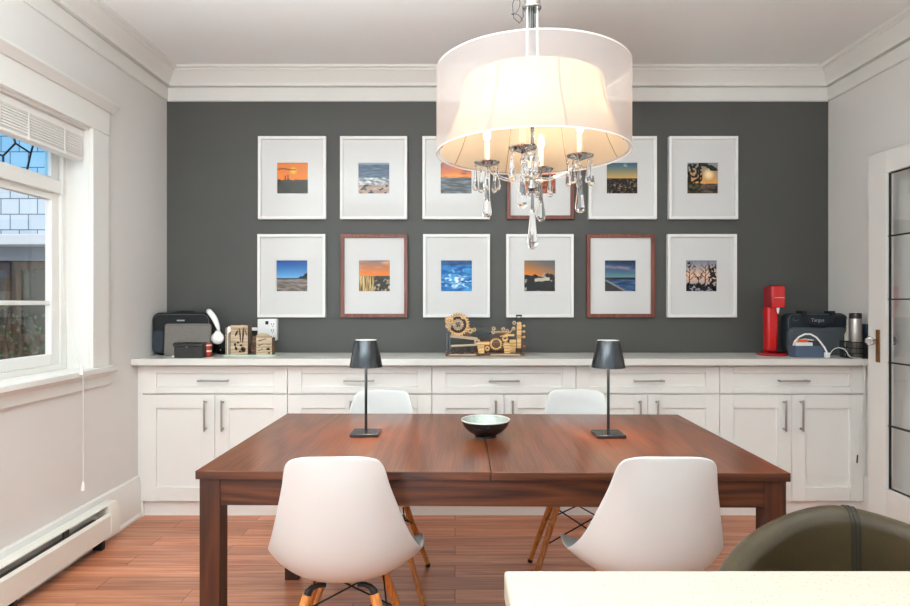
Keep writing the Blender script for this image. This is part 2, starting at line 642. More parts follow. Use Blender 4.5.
b = B().prism([(WL, WZ0 - .03), (WL + .030, WZ0 - .03), (WL + .026, WZ0 - .045), (WL + .02, WZ0 - .052), (WL + .018, WZ0 - .10), (WL, WZ0 - .10)], WY0 - .14, WY1 + .14, 'y')
wl(b, 'apron', 'trim', .002)
b = B()
b.box(WL - .15, WL + .001, WY1 - .012, WY1 + .001, WZ0, WZ1).box(WL - .15, WL + .001, WY0 - .001, WY0 + .012, WZ0, WZ1)
b.box(WL - .15, WL + .001, WY0, WY1, WZ1 - .012, WZ1 + .001)
wl(b, 'jamb', 'trim')
SX = WL - .110      # inner face of the sash frame
YM = 2.30
def sash(y0, y1):
    b = B()
    b.box(SX - .035, SX, y0, y0 + .045, WZ0, WZ1).box(SX - .035, SX, y1 - .045, y1, WZ0, WZ1)      # outer frame
    b.box(SX - .035, SX, y0 + .045, y1 - .045, WZ0, WZ0 + .028).box(SX - .035, SX, y0 + .045, y1 - .045, WZ1 - .04, WZ1)
    b.box(SX - .035, SX + .012, y0 + .040, y1 - .040, 1.80, 1.866)                                 # transom bar
    wl(b, 'window_frame', 'trim', .003)
    b = B()
    i0, i1 = y0 + .045, y1 - .045
    b.box(SX - .045, SX - .012, i0, i0 + .055, WZ0 + .028, 1.80).box(SX - .045, SX - .012, i1 - .055, i1, WZ0 + .028, 1.80)
    b.box(SX - .045, SX - .012, i0 + .055, i1 - .055, WZ0 + .028, WZ0 + .082).box(SX - .045, SX - .012, i0 + .055, i1 - .055, 1.765, 1.80)
    b.box(SX - .040, SX - .018, i0 + .055, i1 - .055, 1.246, 1.267)
    wl(b, 'sash', 'trim', .003)
    b = B()
    b.box(SX - .045, SX - .012, i0, i0 + .060, 1.866, WZ1 - .04).box(SX - .045, SX - .012, i1 - .060, i1, 1.866, WZ1 - .04)
    b.box(SX - .045, SX - .012, i0 + .06, i1 - .06, 1.866, 1.878).box(SX - .045, SX - .012, i0 + .06, i1 - .06, WZ1 - .06, WZ1 - .04)
    wl(b, 'transom', 'trim', .003)
    wl(B().box(SX - .030, SX - .026, i0 + .05, i1 - .05, WZ0 + .07, 1.775), 'pane', 'pane')
    wl(B().box(SX - .030, SX - .026, i0 + .055, i1 - .055, 1.87, WZ1 - .05), 'transom_pane', 'blue_pane')
    # lead cames of the transom
    c = B()
    ya, yb = i0 + .06, i1 - .06
    L = yb - ya
    def P2(u, v): return (SX - .024, yb - u, 1.878 + v)
    segs = [((.0, .135), (.10, .150)), ((.10, .150), (.125, .085)), ((.10, .150), (.13, .185)), ((.125, .085), (.225, .105)), ((.225, .105), (.30, .03)), ((.225, .105), (.26, .19)),
            ((.125, .085), (.150, .0)), ((.30, .03), (.42, .03)), ((.42, .03), (.50, .12)), ((.30, .03), (.30, 0)), ((.42, .03), (.44, 0)), ((.26, .19), (.40, .19))]
    for p, q in segs:
        if max(p[0], q[0]) < L:
            c.cyl(P2(*p), P2(*q), .0045, n=6)
    wl(c, 'lead_line', 'lead')
sash(YM + .02, WY1 - .012)
sash(WY0 + .012, YM - .02)
wl(B().box(SX - .035, SX + .012, YM - .02, YM + .02, WZ0, WZ1), 'mullion', 'trim', .003)

# blind drawn up under the window head
bl = thing('venetian_blind', 'white slatted blind drawn up at the top of the window', 'blind', (WL - .045, WY1, WZ1))
b = B().box(-.025, .025, -1.53, -.016, -.052, -.014)
b.build('headrail', 'blind', bl, bevel=.003)
b = B()
for k in range(16):
    z = -.054 - k * .0062
    b.box(-.025 + .002 * (k % 2), .025 - .004 * (k % 2), -1.525, -.022, z - .0044, z)
b.build('slats', 'blind', bl)
B().box(-.026, .026, -1.525, -.022, -.170, -.154).build('bottom_rail', 'blind', bl, bevel=.004)
for yy in (-.17, -.42, -.95, -1.35):
    B().box(.0255, .0275, yy - .005, yy + .005, -.172, -.05).build('ladder_tape', 'cord', bl)
# pull cord with two tassels
lc = B()
lc.tube([(-.010, -.105, -.06), (-.008, -.106, -.6), (-.010, -.100, -1.0), (.055, -.13, -1.17), (.104, -.155, -1.25), (.110, -.162, -1.35), (.108, -.160, -1.755)], .0013, 6)
lc.tube([(-.010, -.130, -.06), (-.010, -.140, -.45), (-.008, -.130, -.85), (.06, -.150, -1.12), (.106, -.17, -1.19)], .0013, 6)
lc.build('pull_cord', 'cord', bl)
for (ty, tz) in ((-.160, -1.775), (-.172, -1.212)):
    B().lathe([(0, .02), (.004, .018), (.007, .006), (.011, -.02), (.0105, -.026), (0, -.028)], (.108, ty, tz), 14).build('tassel', 'cord', bl)

# ------------------------------------------------------------------ outside: the house next door
nh = thing('neighbour_house', 'pale shingled house seen outside through the window', 'house', (-4.5, 7.0, -.6))
B().box(-5, 1.3, 0, .3, 2.62, 5.2).build('shingle_wall', 'shingle', nh)
B().box(-5, 1.4, -.30, 0, 2.50, 2.62).build('gutter', 'out_white', nh, bevel=.01)
B().box(-5, 1.35, -.05, .3, 2.34, 2.62).build('fascia', 'fascia', nh)
B().box(-5, 1.3, .02, .3, 0, 2.34).build('lower_wall', 'out_brown', nh)
for x0 in (-1.6, -.55):
    fr = B().box(x0, x0 + .98, -.02, .05, 1.42, 1.50).box(x0, x0 + .98, -.02, .05, 2.24, 2.32).box(x0, x0 + .06, -.02, .05, 1.5, 2.24).box(x0 + .92, x0 + .98, -.02, .05, 1.5, 2.24)
    f = fr.build('window', 'out_brown', nh)
    B().box(x0 + .06, x0 + .92, 0, .03, 1.5, 2.24).build('pane', 'out_glass', f)
# climbing plants against the lower wall
def climber(x, n, label, seed):
    rng = random.Random(seed)
    t = thing('climbing_shrub', label, 'shrub', (x, 6.72, -.6), group='green shrubs outside the window')
    s = B()
    lv = B()
    for k in range(n):
        px = rng.uniform(-.35, .35)
        top = rng.uniform(1.1, 1.85)
        pts = [(px + .04 * math.sin(z * 3 + k), rng.uniform(-.08, .1), z) for z in [top * i / 6 for i in range(7)]]
        s.tube(pts, .009, 5)
        for j in range(120):
            z = rng.uniform(.2, top)
            c = Vector((px + rng.uniform(-.10, .10), rng.uniform(-.14, .12), z))
            a = rng.uniform(0, 2 * PI)
            d = Vector((math.cos(a), .4 * math.sin(a), rng.uniform(-.5, .9))) * rng.uniform(.03, .07)
            e = d.cross(Vector((0, 1, .3))).normalized() * d.length * .32
            vs = [lv.bm.verts.new(p) for p in (c, c + d * .5 + e, c + d, c + d * .5 - e)]
            lv.bm.faces.new(vs)
    s.build('stems', 'stem', t)
    lv.build('leaves', 'leaf', t, recalc=False)
climber(-4.35, 5, 'green leafy shrub outside behind the window, close to its frame', 1)
climber(-5.25, 6, 'green leafy shrub outside by the left edge of the window view', 2)
struct(B().box(-30, WL - .15, -20, 30, -.7, -.6).build('ground', 'ground'), 'pale paved yard outside the window', 'ground')

# ------------------------------------------------------------------ baseboard heater
hx = WL + .018
ht = thing('baseboard_heater', 'long ivory electric baseboard heater under the window', 'heater', (hx, 3.22, 0))
L0 = -2.6
B().prism([(0, .055), (.004, .055), (.004, .19), (.03, .205), (.055, .205), (.052, .211), (.028, .212), (0, .212)], L0, -.085, 'y').build('back_plate', 'heater', ht, angle=20)
B().prism([(.066, .052), (.070, .052), (.070, .158), (.060, .172), (.057, .170), (.066, .156)], L0, -.085, 'y').build('front_panel', 'heater', ht, angle=20)
b = B()
for k in range(200):
    y = L0 + .02 + k * .0122
    b.box(.012, .058, y, y + .003, .075, .158)
b.build('fins', 'fin', ht)
B().box(.004, .060, L0, -.086, .060, .072).build('element', 'dark_gap', ht)
B().prism([(0, .05), (.074, .05), (.074, .165), (.054, .214), (0, .214)], -.085, 0, 'y').build('end_cap', 'heater', ht, bevel=.003)
for yy in (-.13, -.75, -1.4):
    B().box(.012, .060, yy - .012, yy + .012, 0, .060).build('bracket', 'dark_gap', ht)
for yy in (-.42, -1.02):
    B().box(.050, .058, yy - .02, yy + .02, .171, .206).build('clip', 'dark_gap', ht)

# ------------------------------------------------------------------ built-in cabinets
CF = 3.560         # front face of doors
bx = [142, 287.5, 431.8, 576, 719.7, 864]
bX = [X(p, CF) for p in bx]
DT, DB, DRT, DRB, TOE = .7185, .093, .884, .724, .083
def shaker(b, x0, x1, z0, z1, st, rl):
    b.box(x0 + st - .004, x1 - st + .004, .013, .020, z0 + rl - .004, z1 - rl + .004)
    b.box(x0, x0 + st, 0, .020, z0, z1).box(x1 - st, x1, 0, .020, z0, z1)
    b.box(x0 + st, x1 - st, 0, .020, z0, z0 + rl).box(x0 + st, x1 - st, 0, .020, z1 - rl, z1)
    return b
def bar_handle(x, z, L, vert, parent):
    b = B()
    h = L / 2
    if vert:
        b.box(x - .005, x + .005, -.036, -.027, z - h, z + h)
        for s in (-1, 1):
            b.box(x - .005, x + .005, -.030, .001, z + s * (h - .012) - .005, z + s * (h - .012) + .005)
    else:
        b.box(x - h, x + h, -.036, -.027, z - .005, z + .005)
        for s in (-1, 1):
            b.box(x + s * (h - .012) - .005, x + s * (h - .012) + .005, -.030, .001, z - .005, z + .005)
    return b.build('handle', 'steel', parent, bevel=.0015)
clabels = ['white shaker base cabinet in the left corner, under the black bag',
           'white shaker base cabinet second from the left wall, behind the left lamp',
           'white shaker base cabinet in the middle of the row, under the wooden gear model',
           'white shaker base cabinet fourth from the left wall, behind the right lamp',
           'white shaker base cabinet at the right end of the row, under the red soda maker']
for i in range(5):
    x0, x1 = bX[i], bX[i + 1]
    cxm = (x0 + x1) / 2
    wdt = x1 - x0
    t = thing('base_cabinet', clabels[i], 'cabinet', (cxm, CF, 0), group='row of white base cabinets')
    B().box(-wdt / 2, wdt / 2, .021, WB - CF - .002, TOE, .895).build('body', 'cabinet', t)
    B().box(-wdt / 2, wdt / 2, .030, .050, 0, TOE).build('toe_kick', 'cabinet', t)
    g = .0018
    d = shaker(B(), -wdt / 2 + g, wdt / 2 - g, DRB + g, DRT, .080, .040).build('drawer', 'cabinet', t, bevel=.0012, seg=1)
    bar_handle(0, (DRB + DRT) / 2 - .002, .180, False, d)
    for s in (-1, 1):
        a, c = (-wdt / 2 + g, -g) if s < 0 else (g, wdt / 2 - g)
        d = shaker(B(), a, c, DB, DT, .080, .080).build('door', 'cabinet', t, bevel=.0012, seg=1)
        bar_handle(s * .050, DT - .120, .180, True, d)
b = B().box(WL + .001, bX[0], CF + .012, CF + .03, 0, .895)
struct(b.build('trim_4', 'cabinet'), 'narrow white filler strip between left wall and cabinets', 'filler strip')
b = B().box(bX[5], WR - .001, CF + .012, CF + .03, 0, .895)
struct(b.build('trim_5', 'cabinet'), 'narrow white filler strip between cabinets and right wall', 'filler strip')
CT = .935
o = B().box(WL + .002, WR - .002, 3.488, WB - .001, .8955, CT).build('countertop', 'quartz', bevel=.004)
tag(o, 'long pale quartz countertop along the charcoal wall', 'countertop')

# ------------------------------------------------------------------ framed photographs
def lin(c):
    return tuple(v ** 1.25 for v in srgb(*[max(0, min(255, v)) for v in c])[:3])
def mixc(a, b_, t):
    t = max(0, min(1, t))
    return tuple(a[i] + (b_[i] - a[i]) * t for i in range(3))
def nz(u, v, s, seed=0):
    return noise.noise(Vector((u * s, v * s, seed * 7.3)))
def nzx(u, v, su, sv, seed=0):
    return noise.noise(Vector((u * su, v * sv, seed * 5.1)))

def seg(u, v, ax, ay, bx_, by, w0, w1):
    dx, dy = bx_ - ax, by - ay
    t = max(0, min(1, ((u - ax) * dx + (v - ay) * dy) / (dx * dx + dy * dy)))
    return math.hypot(u - ax - t * dx, v - ay - t * dy) < w0 + (w1 - w0) * t
def pic1(u, v):
    sky = mixc((250, 160, 30), (226, 134, 16), v)
    sky = mixc((255, 210, 80), sky, ((u - .52) ** 2 + (v - .74) ** 2) * 55)
    if abs(v - .78 - .02 * math.sin(u * 9)) < .018 and u < .6: sky = (120, 80, 30)
    if v < .45 + .04 * nz(u, 0, 9): return mixc((30, 34, 30), (84, 70, 48), nzx(u, v, 5, 30, 1) + .3)
    for fx, fh in ((.27, .54), (.35, .58)):
        if (abs(u - fx) < .020 and v < fh) or math.hypot(u - fx, v - fh - .02) < .022: return (40, 30, 20)
    return sky
def pic2(u, v):
    if v > .93: return (158, 170, 186)
    if v > .52: return mixc((60, 84, 112), (126, 146, 166), nzx(u, v, 4, 36, 2) * .9 + .4)
    if v > .30: return mixc((104, 112, 122), (228, 228, 226), nzx(u, v, 8, 20, 3) + .5)
    if nz(u, v, 9, 4) > .22 - .1 * (u < .5): return (46, 42, 42)
    return mixc((168, 142, 126), (204, 178, 162), nzx(u, v, 3, 12, 5) + .5)
def pic3(u, v):
    if v > .52:
        c = mixc((240, 138, 50), (196, 130, 122), (v - .52) * 2.2)
        c = mixc((255, 176, 40), c, abs(v - .58) * 9 + abs(u - .5))
        return mixc(c, (120, 84, 88), nzx(u, v, 4, 14, 6) * 1.2)
    return mixc((44, 54, 62), (134, 138, 140), nzx(u, v, 4, 24, 7) * 1.1 + .4)
def pic4(u, v):
    if v > .6: return mixc((230, 120, 70), (150, 110, 116), (v - .6) * 2.4 + nz(u, v, 6, 8) * .4)
    if v > .46: return (60, 60, 66)
    return mixc((132, 62, 34), (210, 124, 82), nz(u, v, 12, 9) + .5)
def pic5(u, v):
    if v > .5:
        c = mixc((220, 180, 110), (70, 116, 150), (v - .5) * 2.0)
        return mixc(c, (226, 230, 232), (nzx(u, v, 4, 9, 10) - .22) * 2.5 if v > .75 else 0)
    if v > .48: return (62, 50, 40)
    return mixc((30, 27, 25), (170, 150, 128), (nz(u, v, 22, 11) - .08) * 2.4)
def pic6(u, v):
    t = nz(u, v, 13, 12)
    if v < .33 + .03 * nz(u, 0, 8): return mixc((44, 46, 26), (124, 112, 84), nzx(u, v, 10, 18, 13) + .35) if u < .45 else mixc((58, 54, 48), (140, 118, 104), nzx(u, v, 6, 20, 14) + .4)
    d = math.hypot(u - .2, v - .62)
    if d < .34 and t > -.12 and u < .5: return (34, 38, 24)
    if abs(u - .40) < .025 and v < 1: return (30, 28, 22)
    if v > .74 and u > .38 and abs(v - .95 + .5 * abs(u - .52)) < .07 + .06 * t: return (46, 54, 34)
    c = mixc((236, 180, 110), (150, 156, 170), (v - .35) * 1.5)
    return mixc((255, 236, 190), c, ((u - .7) ** 2 + (v - .62) ** 2) * 26)
def pic7(u, v):
    if v > .43:
        c = mixc((128, 186, 226), (30, 92, 168), (v - .43) * 1.7)
        if u > .68 and v < .43 + (u - .68) * .6 + .05 * nz(u, v, 16, 15): return (34, 40, 30)
        return c
    if v > .40: return (60, 78, 92)
    return mixc((120, 112, 106), (164, 156, 150), nzx(u, v, 5, 22, 16) * 1.2 + .5)
def pic8(u, v):
    if v > .5:
        c = mixc((250, 150, 70), (160, 140, 146), (v - .5) * 2)
        return mixc(c, (228, 178, 140), nzx(u, v, 3, 10, 17) * 1.2)
    if u < .5:
        return mixc((236, 214, 160), (110, 88, 64), abs(nzx(u, v, 28, 2, 18)) * 2.6)
    if v > .44 - .3 * (u - .9): return (92, 92, 78)
    return mixc((84, 80, 72), (220, 206, 180), (nz(u, v, 12, 19) - .1) * 2)
def pic9(u, v):
    c = mixc((28, 110, 178), (86, 170, 220), nzx(u, v, 4, 11, 20) * 1.2 + .5)
    if v > .84: c = mixc(c, (70, 86, 128), .6)
    d = math.hypot((u - .5) / .3, (v - .34) / .2)
    return mixc(c, (232, 244, 250), (nzx(u, v, 9, 20, 21) * 1.6 + .9 - d * .8))
def pic10(u, v):
    if v > .52 - .06 * nz(u, 0, 7, 3) + (.06 if .6 < u < .95 else 0):
        return mixc((250, 150, 50), (126, 120, 122), (v - .5) * 1.6 + u * .5)
    t = nz(u, v, 9, 22)
    if abs(v - .38 - .08 * (u - .5)) < .05 and u > .35 and u < .82: return (206, 196, 180)
    return (176, 168, 150) if t > .36 else (36, 34, 32)
def pic11(u, v):
    if v > .45:
        c = mixc((120, 160, 170), (20, 62, 104), (v - .45) * 1.9)
        c = mixc(c, (196, 150, 178), max(0, 1 - abs(v - .80 + .08 * u) / .09) * (.65 + nzx(u, v, 5, 14, 2)))
        return c
    if v > .38: return (30, 46, 44)
    if v < .42 - u * .55: return (66, 62, 60) if v < .36 - u * .55 else (150, 150, 150)
    return mixc((30, 74, 120), (96, 134, 166), nzx(u, v, 4, 20, 23) + .4)
_rt = random.Random(5)
TREES = []
for bx0, top in ((.12, .82), (.62, .80), (.40, .46)):
    TREES.append((bx0, .1, bx0 + .03, top, .020, .007))
    for kk in range(7):
        vv = .36 + (top - .36) * kk / 6
        sd = -1 if kk % 2 else 1
        ln = _rt.uniform(.10, .20)
        ex, ey = bx0 + .02 + sd * ln, vv + ln * .8
        TREES.append((bx0 + .02, vv, ex, ey, .011, .005))
        TREES.append(((bx0 + .02 + ex) / 2, (vv + ey) / 2, ex - sd * .02, ey + .07, .007, .004))
def pic12(u, v):
    c = mixc((244, 206, 180), (142, 150, 172), abs(v - .5) * 2)
    h = .22 + .2 * abs(nz(u, 0, 10, 24))
    t = nz(u, v, 15, 25)
    if v < h: return (20, 20, 16) if t > -.25 else c
    if u > .74 and t > -.1 and v < .86: return (24, 24, 18)
    for g in TREES:
        if seg(u, v, *g): return (32, 28, 22)
    if u < .34 and v > .62 and t > .2: return (46, 42, 36)
    return c

def print_mesh(parent, fn, half, y):
    n = 60
    me = bpy.data.meshes.new('print')
    vs, fs, cols = [], [], []
    for j in range(n + 1):
        for i in range(n + 1):
            vs.append((-half + 2 * half * i / n, y, -half + 2 * half * j / n))
    for j in range(n):
        for i in range(n):
            a = j * (n + 1) + i
            fs.append((a, a + 1, a + n + 2, a + n + 1))
            c = lin(fn((i + .5) / n, (j + .5) / n))
            cols += [c[0], c[1], c[2], 1.0] * 4
    me.from_pydata(vs, [], fs)
    at = me.color_attributes.new('print', 'FLOAT_COLOR', 'CORNER')
    at.data.foreach_set('color', cols)
    me.materials.append(M['print'])
    o = bpy.data.objects.new('print', me)
    COL.objects.link(o)
    o.parent = parent
    return o

FY = 3.898      # front of the frames
pics = [
    (257.8, 325.8, 136, 219, 0, pic1, 'white framed photo of an orange sunset with two tiny figures'),
    (339.9, 407.1, 136, 219, 0, pic2, 'white framed photo of grey-blue waves foaming on pink sand'),
    (422.3, 490.0, 136, 219, 0, pic3, 'white framed photo of an orange sunset over grey sea, partly behind the chandelier'),
    (507.0, 574.3, 136, 219, 1, pic4, 'brown framed photo in the top row, behind the chandelier crystals'),
    (588.8, 657.0, 136, 219, 0, pic5, 'white framed photo of blue sky over dark rocky ground, by the lampshade'),
    (669.3, 738.3, 136, 219, 0, pic6, 'white framed photo of dark trees against a sunset, top right of the gallery'),
    (257.2, 325.2, 234, 317.4, 0, pic7, 'white framed photo of blue sky over a grey beach, above the wall outlet'),
    (340.5, 407.6, 234, 317.4, 1, pic8, 'brown framed photo of orange clouds above pale driftwood, bottom row'),
    (423.0, 490.0, 234, 317.4, 0, pic9, 'white framed photo of bright blue water with white sparkle'),
    (506.3, 573.8, 234, 317.4, 0, pic10, 'white framed photo of orange dusk over black rocks and pools'),
    (587.0, 655.0, 234, 317.4, 1, pic11, 'brown framed photo of a blue sky with pink streak over water'),
    (667.9, 737.1, 234, 317.4, 0, pic12, 'white framed photo of bare black trees against pink sky, bottom right'),
]
for x0, x1, y0, y1, br, fn, lab in pics:
    cxm, czm = X((x0 + x1) / 2, FY), Z((y0 + y1) / 2, FY)
    hw, hh = (x1 - x0) / 2 * FY / F, (y1 - y0) / 2 * FY / F
    t = thing('framed_photo', lab, 'framed photo', (cxm, WB, czm), group='photo gallery on the charcoal wall')
    fw = .023 if br else .018
    dpt = WB - FY
    outer = [(-hw, -hh), (hw, -hh), (hw, hh), (-hw, hh)]
    inner = [(-hw + fw, -hh + fw), (-hw + fw, hh - fw), (hw - fw, hh - fw), (hw - fw, -hh + fw)]
    B().prism(outer, -dpt, -.001, 'y', holes=[inner]).build('frame', 'brown_frame' if br else 'white_frame', t, bevel=.0012, seg=1)
    q = .0995
    b = B().prism([(-hw + fw, -hh + fw), (hw - fw, -hh + fw), (hw - fw, hh - fw), (-hw + fw, hh - fw)], -.020, -.012, 'y', holes=[[(-q, -q), (-q, q), (q, q), (q, -q)]])
    b.build('mat_board', 'mat_board', t)
    print_mesh(t, fn, q + .003, -.0115)
    B().box(-hw + fw, hw - fw, -.0262, -.0250, -hh + fw, hh - fw).build('glass', 'pic_glass', t)

# ------------------------------------------------------------------ glazed door folded back against the right wall
DX, DY1, DY0 = 2.290, 3.366, 2.56
d = bpy.data.objects.new('door_1', None)
COL.objects.link(d)
d.location = (DX, DY1, 0)
struct(d, 'white door with five clear glass panes standing open by the right wall', 'door')
DH = Z(157, DY1)
LW = DY1 - DY0
st = .140
gz0, gz1 = Z(488.8, DY1 - st), Z(173, DY1 - st)
b = B()
b.box(0, .040, -LW, -LW + st, .012, DH).box(0, .040, -st, 0, .012, DH)
b.box(0, .040, -LW + st, -st, .012, gz0).box(0, .040, -LW + st, -st, gz1, DH)
b.build('door_leaf', 'trim', d, bevel=.003)
b = B()
for (ya, yb, za, zb) in ((-LW + st, -st, gz0, gz0 + .007), (-LW + st, -st, gz1 - .007, gz1), (-LW + st, -LW + st + .007, gz0, gz1), (-st - .007, -st, gz0, gz1)):
    b.box(.015, .025, ya, yb, za, zb)
b.build('glazing_bead', 'lead', d)
for k in range(5):
    za = gz0 + (gz1 - gz0) * k / 5
    zb = gz0 + (gz1 - gz0) * (k + 1) / 5
    B().box(.018, .022, -LW + st + .002, -st - .002, za + .002, zb - .002).build('pane', 'door_pane', d)
    if k:
        B().box(.010, .030, -LW + st, -st, za - .0035, za + .0035).build('lead_bar', 'lead', d)
kz = Z(341, DY1 - .07)
for s, x0 in ((-1, 0), (1, .04)):
    e = B().box(min(x0, x0 + s * .004), max(x0, x0 + s * .004), -.098, -.066, kz - .115, kz + .062).build('escutcheon', 'brass', d, bevel=.0015)
    B().cyl((x0, -.078, kz), (x0 + s * .022, -.078, kz), .009, n=14).build('shank', 'brass', e)
    mt = Matrix.Rotation(s * PI / 2, 4, 'Y')
    B().lathe([(0, .020), (.010, .020), (.020, .028), (.026, .038), (.0265, .046), (.020, .056), (.009, .060), (0, .060)], (x0, -.078, kz), 10, mt.to_3x3()).build('glass_knob', 'crystal', e, angle=15)

# ------------------------------------------------------------------ dining table
TT = .743
tb = thing('dining_table', 'dark walnut dining table with square legs in the middle', 'dining table', (.116, 2.325, 0), rad(-.85))
TW, TD = .903, .484
for s in (-1, 1):
    a, c = (-TW, -.0008) if s < 0 else (.0008, TW)
    o = B().box(a, c, -TD, TD, TT - .026, TT).build('tabletop', 'top_wood', tb, bevel=.002)
    o.data.materials.append(M['apron_wood'])  # darker wood on the side faces puts the edge's shade into colour
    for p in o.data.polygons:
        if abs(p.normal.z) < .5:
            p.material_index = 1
lg, ins = .063, .009
for sx in (-1, 1):
    for sy in (-1, 1):
        x1 = sx * (TW - ins)
        y1 = sy * (TD - ins)
        B().box(min(x1, x1 - sx * lg), max(x1, x1 - sx * lg), min(y1, y1 - sy * lg), max(y1, y1 - sy * lg), 0, TT - .026).build('leg', 'leg_wood', tb, bevel=.002)
xi, yi = TW - ins - lg, TD - ins
for sy in (-1, 1):
    ya, yb = sorted((sy * (yi - .006), sy * (yi - .028)))
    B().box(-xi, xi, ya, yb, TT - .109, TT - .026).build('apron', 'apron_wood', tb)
for sx in (-1, 1):
    xa, xb = sorted((sx * (TW - ins - .006), sx * (TW - ins - .028)))
    B().box(xa, xb, -yi + lg, yi - lg, TT - .109, TT - .026).build('apron', 'leg_wood', tb)

# ------------------------------------------------------------------ moulded shell chairs
def smooth_interp(keys, t):
    """Catmull-Rom through keys [(t, v...)]"""
    n = len(keys)
    for i in range(n - 1):
        if keys[i][0] <= t <= keys[i + 1][0] or i == n - 2:
            a, b_ = keys[i], keys[i + 1]
            p, q = keys[max(i - 1, 0)], keys[min(i + 2, n - 1)]
            f = (t - a[0]) / (b_[0] - a[0])
            out = []
            for k in range(1, len(a)):
                m0 = (b_[k] - p[k]) / (b_[0] - p[0]) * (b_[0] - a[0]) if b_[0] != p[0] else 0
                m1 = (q[k] - a[k]) / (q[0] - a[0]) * (b_[0] - a[0]) if q[0] != a[0] else 0
                h00 = 2 * f ** 3 - 3 * f ** 2 + 1
                h10 = f ** 3 - 2 * f ** 2 + f
                h01 = -2 * f ** 3 + 3 * f ** 2
                h11 = f ** 3 - f ** 2
                out.append(h00 * a[k] + h10 * m0 + h01 * b_[k] + h11 * m1)
            return out
SHELL = [   # t, y, z, half width, edge forward, edge up
    (0.00, -.262, .838, .122, .012, -.014),
    (0.035, -.257, .818, .136, .018, -.010),
    (0.15, -.243, .745, .152, .036, -.004),
    (0.30, -.222, .648, .180, .064, .000),
    (0.42, -.203, .565, .206, .092, .004),
    (0.52, -.180, .497, .228, .118, .020),
    (0.60, -.140, .443, .238, .110, .055),
    (0.68, -.075, .416, .243, .075, .074),
    (0.78, .020, .412, .245, .036, .072),
    (0.88, .110, .424, .240, .005, .060),
    (0.95, .175, .432, .220, -.025, .024),
    (1.00, .212, .416, .190, -.055, -.002),
]
def make_chair(label):
    t = thing('dining_chair', label, 'chair', (0, 0, 0), group='white shell chairs around the table')
    rows = []
    nu, nv = 20, 36
    for j in range(nv + 1):
        y, z, hw, fw, up = smooth_interp(SHELL, j / nv)
        r = []
        for i in range(nu + 1):
            u = -1 + 2 * i / nu
            e = abs(u) ** 2.4
            e2 = abs(u) ** (5.0 if j < 8 else 2.4)
            r.append((hw * u, y + fw * e, z + up * e2))
        rows.append(r)
    B().grid(rows).build('seat_shell', 'shell', t, solid=.007, soff=0, subd=1, angle=80)
    for sx in (-1, 1):
        for sy in (-1, 1):
            top = Vector((sx * .098, sy * .105 - .01, .392))
            bot = Vector((sx * .222, sy * .200 - .01, .012))
            lgo = B().cyl(bot, top, .0105, .0155, 16).build('leg', 'beech', t)
            B().cyl(bot + Vector((0, 0, -.012)), bot + Vector((0, 0, .004)), .012, .0115, 12).build('foot_cap', 'black_plastic', lgo)
            br = B()
            br.tube([(sx * .048, sy * .085 - .01, .412), (sx * .070, sy * .092 - .01, .414), (sx * .086, sy * .098 - .01, .410), (sx * .096, sy * .104 - .01, .401), top + (bot - top) * .01], [.007, .008, .009, .0115, .0125], 10)
            br.build('bracket', 'black_metal', t)
    wr = B()
    def lp(sx, sy, f):
        top = Vector((sx * .098, sy * .105 - .01, .392))
        bot = Vector((sx * .222, sy * .200 - .01, .012))
        return top + (bot - top) * f
    for (a, c) in (((-1, -1), (1, -1)), ((1, -1), (1, 1)), ((1, 1), (-1, 1)), ((-1, 1), (-1, -1))):
        wr.cyl(lp(*a, .06), lp(*c, .45), .0032, n=6)
        wr.cyl(lp(*c, .06), lp(*a, .45), .0032, n=6)
    wr.build('wire_brace', 'black_metal', t)
    return t
ch = make_chair('white shell chair in front of the table, left one, back to camera')
chairs = [(-.342, 1.915, 2, None),
          (.590, 1.915, -1, 'white shell chair in front of the table, beside the olive leather stool'),
          (-.352, 2.685, 180, 'white shell chair behind the table, back rising behind the left lamp'),
          (.555, 2.705, 172, 'white shell chair behind the table, back rising left of the right lamp')]
for i, (x, y, a, lab) in enumerate(chairs):
    o = ch if i == 0 else copy_tree(ch)
    o.location = (x, y, 0)
    o.rotation_euler.z = rad(a)
    if lab:
        o['label'] = lab

# ------------------------------------------------------------------ table lamps and bowl
def make_lamp(label, loc):
    t = thing('table_lamp', label, 'table lamp', loc, group='cordless lamps on the dining table')
    B().box(-.055, .055, -.055, .055, 0, .012).build('base', 'lamp_metal', t, bevel=.002)
    B().cyl((0, 0, .012), (0, 0, .30), .0055, n=16).build('pole', 'lamp_metal', t)
    B().lathe([(.0635, .264), (.0645, .264), (.0645, .266), (.0445, .366), (.0425, .3685), (.041, .3685), (.0425, .364), (.0625, .266), (.0635, .264)], n=40).build('shade', 'lamp_metal', t)
    B().lathe([(0, .3695), (.0415, .3690), (.0415, .366), (0, .366)], n=32).build('cap_disc', 'lamp_white', t)
    B().lathe([(0, .300), (.050, .300), (.050, .306), (0, .306)], n=32).build('led_disc', emit_lamp, t)
    return t
emit_lamp = emit_mat('warm_led', (1, .72, .42, 1), 6)
LS = F / 2.35
l1 = make_lamp('slim dark metal lamp with cone shade at the left of the bowl', (X(366, 2.37), 2.37, TT))
l2 = copy_tree(l1)
l2.location = (X(608.3, 2.35), 2.35, TT)
l2['label'] = 'slim dark metal lamp with cone shade at the right of the bowl'
for o in (l1, l2):
    L = bpy.data.lights.new('lamp_light', 'SPOT')
    L.energy = 7.0
    L.color = (1, .66, .38)
    L.spot_size = rad(130)
    L.spot_blend = .6
    L.shadow_soft_size = .03
    lo = bpy.data.objects.new('lamp_light', L)
    COL.objects.link(lo)
    lo.location = o.location + Vector((0, 0, .296))
bw = thing('bowl', 'small dark glazed bowl with pale inside in the middle of the table', 'bowl', (X(485.5, 2.33), 2.33, TT))
